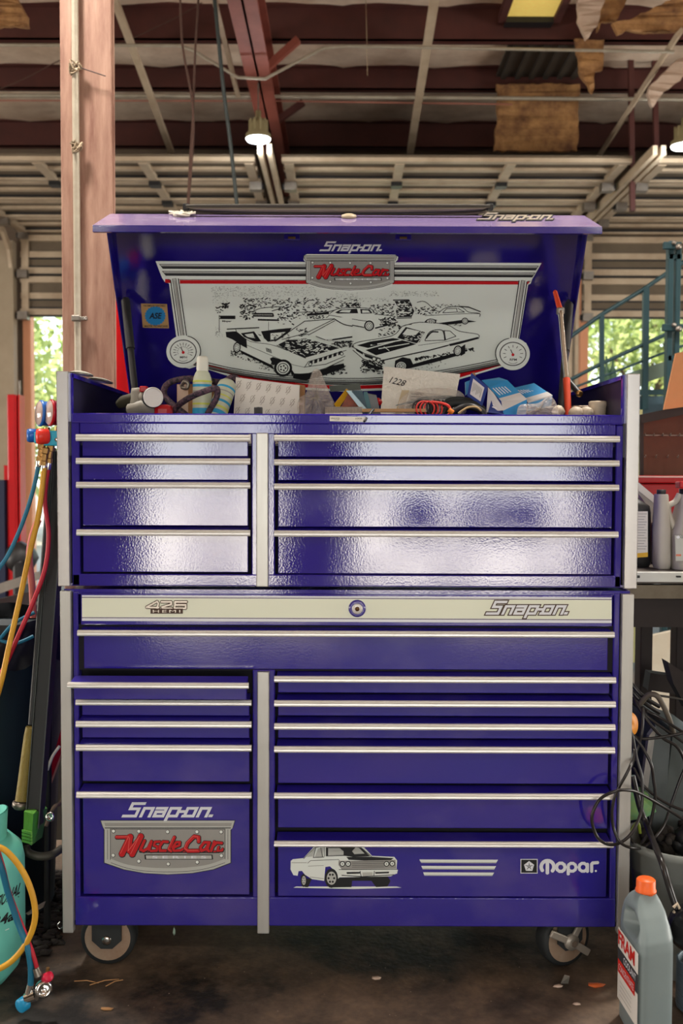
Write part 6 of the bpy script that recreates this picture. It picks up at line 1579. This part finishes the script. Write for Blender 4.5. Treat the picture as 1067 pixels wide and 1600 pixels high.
rt = bottle_prof('oil_jug', 1072, .26, [(884, 1047, 1097), (880, 1045.5, 1099), (832, 1045.5, 1099), (822, 1049, 1095), (808, 1054, 1088), (795, 1057, 1084), (775, 1060, 1080), (772, 1060, 1080)], WP, 'grey-white jug with moulded handle and red cap at the right picture edge', 'jug', .05, cap=(772, 764, 1061, 1080), ncap=BLACK)
MB().tube(spline([at(*p) for p in ((1062, 772, .25), (1055, 784, .25), (1045, 790, .25), (1044, 800, .25), (1049, 815, .25), (1054, 826, .25))], 6), .008, WP, 10).build('jug_handle', rt)
MB().box(at(1060, 760, .24).x, at(1080, 760, .24).x, .23, .27, at(1060, 763, .24).z, at(1060, 752, .24).z, RED, .004).build('spout_cap', rt)
A = Art(lambda x, y: at(x, y, .205), (0, -1, 0)); A.fill([(1054, 836), (1090, 836), (1090, 877), (1055, 877)], GREYD); A.lift(); A.fill([(1055, 837), (1090, 837), (1090, 876), (1056, 876)], GREYL); A.lift()
A.fill([(1056, 866), (1064, 866), (1064, 869), (1056, 869)], mat('label_orange', (214, 120, 90), .5)); A.fill([(1056, 839), (1060, 836.5), (1062, 840), (1059, 842)], WHITE2); A.text('OIL', 1063, 837.5, 1072, 841, INK)
A.build('jug_label', rt)
rt = bottle_prof('black_jug', 990, .32, [(882, 982, 1010), (876, 978, 1014), (800, 978, 1013), (790, 978, 1011), (782, 978, 1000), (776, 980, 992)], BLACK, 'black jug with a white text label and yellow strip, beside the chest trim', 'jug', .045)
A = Art(lambda x, y: at(x, y, .272), (0, -1, 0)); A.fill([(975, 799), (1012, 799), (1012, 866), (975, 870)], PAPER); A.lift(); A.fill([(975, 866), (1012, 863), (1012, 870), (975, 873)], YEL)
for k in range(14): A.line([(992, 803 + k * 4.2), (1010 - (k % 3) * 2, 803 + k * 4.2)], .9, GREYD)
A.build('jug_label', rt)
rt = thing('funnel_bottle', at(1010, 800, .42), 'white bottle lying tilted on its side behind the black jug', 'bottle')
MB().prism([at(998, 754, .40), at(1024, 780, .40), at(1023, 815, .40), at(1014, 818, .40), at(1011, 790, .40), at(995, 768, .40)], (0, .05, 0), WP).build('bottle_body', rt)
MB().prism([at(998, 754, .395), at(1024, 776, .395), at(1024, 788, .395), at(994, 764, .395)], (0, .02, 0), PAPER).build('bottle_label', rt)
MB().box(at(1012, 800, .42).x, at(1024, 800, .42).x, .38, .46, BZ, at(1015, 817, .42).z, BLACK, .004).build('bottle_stand', rt)
# red tool box behind bottles, brown pegboard, cardboard
Y = .62
za, zb_ = at(1030, 744, Y).z, BZ
rt = thing('red_toolbox', (at(1030, 800, Y).x + .15, Y + .1, BZ), 'red metal toolbox standing on the bench behind the bottles', 'toolbox')
MB().box(C1 + .02, C1 + .75, Y, Y + .3, zb_, at(1030, 756, Y).z, RED, .004).build('toolbox_body', rt)
MB().box(C1 + .015, C1 + .755, Y - .008, Y + .31, at(1030, 755, Y).z, za, RED, .004).box(C1 + .015, C1 + .755, Y - .012, Y - .006, at(1030, 746, Y).z, za, mat('pale_edge', (222, 200, 190), .4)).build('toolbox_lid', rt)
BRN = mat('brown_pegboard', (96, 56, 34), .7, 0, (70, 38, 24), 7, 1)
Y = 1.05
rt = thing('pegboard_rack', at(1040, 742, Y), 'brown pegboard rack with hooks on a dark steel frame, right edge behind the bench', 'rack')
P_ = [at(1004, 657, Y), at(1110, 640, Y), at(1110, 760, Y), at(1004, 760, Y)]
MB().prism(P_, (0, .02, 0), BRN).build('board', rt)
MB().bar(at(1000, 655, Y - .01), at(1110, 632, Y - .01), .03, .018, DKF, up=(0, 1, 0)).build('frame_top', rt)
MB().bar(at(1002, 650, Y - .01), at(1002, 780, Y - .01), .012, .012, DKF, up=(0, 1, 0)).build('frame_side', rt)
for yy, xs in ((680, (1006, 1020, 1034, 1046, 1060)), (714, (1007, 1024, 1042, 1058))):
    for x in xs:
        MB().tube([at(x, yy, Y - .002), at(x + 1, yy + 1, Y - .03), at(x + 2, yy - 3, Y - .035)], .0018, STEEL, 6).build('hook', rt)
MB().box(at(1008, 700, Y - .003).x, at(1110, 700, Y).x, Y - .005, Y - .001, at(1050, 681, Y).z, at(1050, 679.5, Y).z, STEEL).build('wire_rail', rt)
MB().box(at(985, 700, Y + .3).x, at(1003, 700, Y + .3).x, Y + .3, Y + .32, .5, at(995, 640, Y + .3).z, mat('sage_panel', (176, 176, 122), .6)).build('side_panel', rt)
tag(MB().prism([at(1056, 552, .95), at(1110, 540, .95), at(1110, 630, .95), at(1037, 640, .95)], (0, .01, 0), mat('kraft_cardboard', (188, 134, 88), .8, 0, (172, 118, 74), 6, 1)).build('cardboard_sheet'), 'brown cardboard sheet leaning above the pegboard rack at the right edge', 'cardboard')
# vacuum / charger body under the bench
GR = mat('grey_plastic_panel', (74, 82, 80), .5, 0, (58, 66, 66), 6, 1)
rt = thing('shop_machine', at(1040, 1330, .25), 'grey plastic machine with slanted panels under the bench, draped in black cables', 'machine')
MB().prism([at(1024, 1130, .16), at(1048, 1150, .15), at(1037, 1300, .13), at(1025, 1330, .13), at(1006, 1240, .15)], (0, .3, 0), GR).build('side_panel', rt)
MB().prism([at(1052, 1140, .17), at(1110, 1160, .17), at(1110, 1330, .14), at(1030, 1325, .14)], (0, .3, 0), GR).build('front_panel', rt)
MB().prism([at(1014, 1150, .155), at(1025, 1135, .155), at(1012, 1235, .145), at(1003, 1230, .15)], (0, .02, 0), mat('pale_grey_strip', (150, 146, 136), .5)).build('pale_strip', rt)
MB().prism([at(1043, 1320, .12), at(1052, 1319, .12), at(1053, 1326, .12), at(1044, 1334, .12), at(1036, 1330, .12)], (0, .01, 0), CP).build('latch_tab', rt)
tag(MB().box(C1 + .0, at(1000, 1200, .5).x, .48, .62, .0, at(1000, 1100, .48).z, BLACK, .01).build('black_case'), 'black case standing in the shadow between cabinet and grey machine', 'case')
tag(MB().lathe([(.028, -.003), (.030, 0), (.028, .004), (.006, .005), (0, .003)], at(985, 1131, .05) + Vector((.0, 0, 0)), mat('orange_disc', (226, 150, 40), .5, 0, (200, 120, 30), 20, 1), (.5, -.8, .1), 28, sc=(1, .8)).build('orange_disc'), 'small orange disc peeking out behind the right trim above the cable loops', 'disc')
m_ = mat('printed_wrapper', (176, 196, 70), .5, 0, (40, 160, 140), 25, 1.4)
tag(MB().prism([at(982, 1228, .14), at(990, 1236, .14), at(1012, 1240, .13), at(1026, 1268, .13), at(1008, 1278, .13), at(985, 1282, .14)], (0, .05, 0), m_).build('printed_bag'), 'lime and teal printed plastic wrapper behind the cable loops', 'wrapper')
for i, (p) in enumerate((((984, 1345), (992, 1348), (988, 1355)), ((985, 1300), (996, 1285), (1000, 1302)))):
    tag(MB().tube(spline([at(x, y, .08) for x, y in p] , 5), .004, mat('lime_wire', (150, 170, 50), .5), 6).build('green_wire'), ('short lime-green wire just above the bucket rim', 'lime-green wire inside the black cable loop')[i], 'wire')
# bucket
BK = mat('grey_bucket', (134, 138, 134), .5, 0, (112, 116, 112), 8, 1)
bc = Vector((at(1072, 1400, .02).x, .05, 0)); zt = at(1072, 1332, -.05).z
rt = thing('bucket', bc, 'grey plastic bucket under the cable loops behind the grey coolant jug', 'bucket')
MB().lathe([(.088, 0), (.125, zt - .07), (.133, zt - .068), (.134, zt - .02), (.140, zt - .018), (.141, zt), (.133, zt), (.12, zt - .08), (.08, .02), (0, .02)], bc, BK, (0, 0, 1), 40).build('bucket_body', rt)
mb = MB(); random.seed(9)
for _ in range(34):
    a = random.uniform(0, 6.28); r = random.uniform(0, .11); mb.ball(bc + Vector((r * math.cos(a), r * math.sin(a), zt - .015 + random.uniform(-.02, .02))), random.uniform(.010, .026), DIRT if random.random() < .7 else BLACK, 1, .3)
o = mb.build('bucket_contents'); tag(o, 'dark oily parts and rags filling the grey bucket', 'rags', kind='stuff')
# cable loops
CBL = mat('black_cord', (30, 28, 28), .28, 0, (44, 40, 38), 20, 1)
def cord(pts, r, label, m=CBL): tubeobj('power_cable', pts, r, m, label, 'cable', 9, 7)
F0 = -.045
cord([(983, 1130, .04), (990, 1170, .03), (984, 1198, F0), (962.6, 1239, F0), (956, 1267, F0), (958.7, 1294, F0), (969, 1316, F0 - .01), (987.6, 1325, F0), (1006, 1323.6, 0), (1022, 1309.5, .0), (1037.7, 1287.6, .03), (1050, 1253, .05), (1066, 1209, .06), (1090, 1160, .06)], .0036, 'black cable forming the second loop, hanging over the right trim')
cord([(988, 1150, .04), (995, 1186, .02), (1002.5, 1213, .01), (1003.3, 1240, .0), (1001, 1270, -.01), (987.6, 1300, F0 + .01), (970.4, 1315.8, F0), (951.6, 1319.7, F0 - .01), (934.4, 1309.5, F0 - .01), (925.8, 1289, F0 - .01), (925.8, 1270.4, F0 - .01), (937.6, 1248.5, F0 - .01), (959.5, 1236.8, F0 - .02), (978, 1234.4, F0 - .01), (1000, 1240, -.03), (1047, 1267, .0), (1090, 1296, .0)], .0038, 'black cable forming the widest loop, over the right ends of the lower drawers')
cord([(980, 1138, .05), (997, 1158.6, .04), (1006.8, 1173.5, .03), (1017.4, 1194.8, .02), (1021, 1218, .02), (1023.6, 1240, .02), (1020.5, 1265.7, .02), (1012.7, 1297, .02), (1001.7, 1319, .01), (990.8, 1317.4, .01), (983.7, 1308, .02)], .0038, 'black cable forming the narrow rightmost loop below the orange disc')
cord([(988, 1212, .05), (1000, 1262, .04), (1009.5, 1287.6, .03), (1022, 1319, -.06), (1034.6, 1350, -.135), (1046, 1388, -.15), (1056, 1418, -.16), (1062, 1436, -.16)], .0075, 'thick ribbed black hose running down over the bucket')
cord([(990, 1090, .12), (997, 1104, .1), (1015, 1131, .09), (1036.5, 1154, .09), (1055.6, 1165, .09), (1068, 1185, .09), (1082, 1230, .09)], .0040, 'black cable sweeping down right across the grey machine, lowest of the upper cables')
cord([(1004, 1108, .11), (1013, 1121, .1), (1045, 1144, .1), (1090, 1176, .1)], .0034, 'black cable slanting down right, second from the top over the machine')
cord([(1010, 1112, .12), (1029, 1120, .11), (1067, 1144, .11), (1090, 1156, .11)], .0038, 'black cable slanting down right, topmost over the machine')
cord([(988, 1148, .08), (1000, 1154, .08), (1024, 1153, .08), (1064, 1146, .08), (1090, 1140, .08)], .0036, 'black cable running level across the machine top')
cord([(1000, 1100, .14), (1013, 1086, .13), (1026, 1087, .12), (1036.5, 1103, .12), (1045, 1122, .12), (1052, 1145, .14)], .0070, 'thick grey-brown hose bend just under the bench', mat('grey_brown_hose', (92, 84, 72), .5))
cord([(1024, 1086, .15), (1045, 1089, .15), (1090, 1097, .15)], .0030, 'thin pale-edged cable level with the top of the hose bend', mat('dark_grey_cord', (60, 58, 54), .4))
cord([(1003.5, 1105, .07), (1004, 1119, .07), (1002.5, 1144, .06), (997, 1165, .06), (985, 1200, .05)], .0040, 'black cable hanging beside the orange disc')
cord([(990, 1200, .05), (1006, 1228, .03), (1041, 1255, .03), (1090, 1274, .03)], .0034, 'black cable running right from behind the loops across the machine')
random.seed(12)
for k, lab in enumerate(('upper', 'middle', 'lower')):
    cord([(982 + 2 * k, 1062 + 14 * k, .16), (996, 1080 + 10 * k, .15), (1010, 1092 + 9 * k, .15), (1030, 1104 + 10 * k, .16)], .0055, 'dark cable knot strand close under the bench, %s one' % lab)
# hose end and spring beside the bucket
tag(MB().ball(at(1082, 1450, -.17), .055, mat('gloss_black_ball', (24, 24, 26), .25), 3).tube([at(1052, 1418, -.17), at(1058, 1412, -.17), at(1062, 1420, -.17), at(1058, 1430, -.17), at(1052, 1424, -.17)], .0035, CP, 8).build('black_canister'), 'glossy black round canister with a pale hook, cut off by the right picture edge', 'canister')
pts = []
for k in range(24 * 14):
    a = 2 * math.pi * k / 14; cc_ = at(1098, 1500, -.15); pts.append((cc_.x + .055 * math.cos(a), cc_.y + .055 * math.sin(a), .004 + (cc_.z - .004) * k / (24 * 14)))
tag(MB().tube(pts, .0032, mat('blue_grey_coil', (110, 126, 134), .35, .4), 6).build('coiled_hose'), 'blue-grey coiled spring hose under the black canister at the right edge', 'hose')
# coolant jug in front
JM = mat('grey_green_jug', (128, 140, 140), .38, 0, (112, 126, 128), 5, 1)
def jp(px, dist): v = at(px, 1500, dist - 2.36); v.z = 0; return v
JA, JB, JC = jp(963.5, 2.19), jp(1001, 2.04), jp(1057, 2.075)
JD = JA + (JC - JB); JO = (JA + JC) / 2
rt = thing('coolant_jug', JO.copy(), 'grey coolant jug with orange cap standing on the floor in front of the cabinet corner', 'jug')
capc = atz(996.5, 1413, .302)
# levels: height, pull of the near side towards the far side, pull of the far side, narrowness
LV = [(.001, .03, .03, .94), (.006, 0, 0, 1), (.10, 0, 0, 1), (.20, 0, 0, 1), (.222, .03, .0, 1), (.245, .12, .02, .94), (.265, .22, .06, .84), (.282, .34, .14, .70), (.294, .40, .24, .55), (.302, .44, .34, .42)]
NU = 64; vs = []; JL = []
dv = (JC - JB); lv = (JA - JB); lw = lv.length; dw_ = dv.length; lh = lv.normalized(); dh = dv.normalized(); nleft = Vector((lh.y, -lh.x, 0)); nleft = nleft if nleft.x < 0 else -nleft
def lev(z):
    for (z0, *a), (z1, *b) in zip(LV[:-1], LV[1:]):
        if z <= z1:
            t = max(0, (z - z0) / (z1 - z0)); return [p + (q - p) * t for p, q in zip(a, b)]
    return LV[-1][1:]
NZ = 60; zs = [LV[0][0] + (LV[-1][0] - LV[0][0]) * (k / NZ) for k in range(NZ + 1)]
for z in zs:
    near, far, nar = lev(z)
    cen = JB + lh * (lw * (near + (1 - far)) / 2) + dh * dw_ / 2
    hu = lw * (1 - near - far) / 2; hv = dw_ / 2 * nar
    for k in range(NU):
        t = 2 * math.pi * k / NU; ct, st = math.cos(t), math.sin(t); pw = .36
        u = math.copysign(abs(ct) ** pw, ct) * hu; v_ = math.copysign(abs(st) ** pw, st) * hv
        p = cen + lh * u + dh * v_ + Vector((0, 0, z))
        # hand-hole hollow pressed into both broad sides
        e = ((u + lw * .10) / (lw * .27)) ** 2 + ((z - .243) / .026) ** 2
        if e < 1: p -= dh * math.copysign(min(.75, (1 - e) * 1.3) * hv, v_) if abs(v_) > hv * .5 else Vector((0, 0, 0))
        vs.append(p)
fs = [(i * NU + k, i * NU + (k + 1) % NU, (i + 1) * NU + (k + 1) % NU, (i + 1) * NU + k) for i in range(NZ) for k in range(NU)]
mb = MB().add(vs, fs, JM, True); mb.add(vs[:NU], [tuple(range(NU))], JM); mb.add(vs[-NU:], [tuple(range(NU))], JM)
mb.build('jug_body', rt)
OC = mat('orange_cap', (240, 104, 40), .4)
near, far, nar = LV[-1][1:]; cc_ = JB + lh * (lw * (near + 1 - far) / 2) + dh * dw_ / 2; cc_.z = .300
MB().lathe([(.0185, -.01), (.0195, .0), (.0225, .001), (.0225, .005), (.0205, .006), (.0205, .026), (.018, .029), (0, .0295)], cc_, OC, (0, 0, 1), 32).build('cap', rt)
def jlab(u, z, d=.0):   # u 0..1 from the far edge to the near edge, on the left broad side
    return JB + lh * (lw * (1 - u)) - dh * 0 + nleft * .0012 + Vector((0, 0, z))
A = Art(jlab, nleft, .0004)
A.fill([(.08, .045), (.93, .045), (.93, .205), (.08, .205)], PAPER); A.lift()
A.fill([(.08, .118), (.93, .118), (.93, .160), (.08, .160)], mat('label_dark_grey', (60, 62, 66), .5)); A.lift()
A.textq('FRAM', [(.10, .200), (.80, .200), (.80, .168), (.10, .168)], mat('label_red', (214, 40, 28), .5), .03)
A.textq('COOLANT', [(.34, .155), (.86, .155), (.86, .140), (.34, .140)], WHITE2, .01)
A.fill([(.10, .105), (.82, .105), (.82, .135), (.10, .135)], MATS['label_red']); A.lift()
A.textq('CONCENTRATE', [(.14, .127), (.78, .127), (.78, .113), (.14, .113)], WHITE2, 0)
for k in range(4): A.line([(.2, .09 - k * .01), (.7, .09 - k * .01)], .0012, GREYD)
A.build('jug_label', rt)
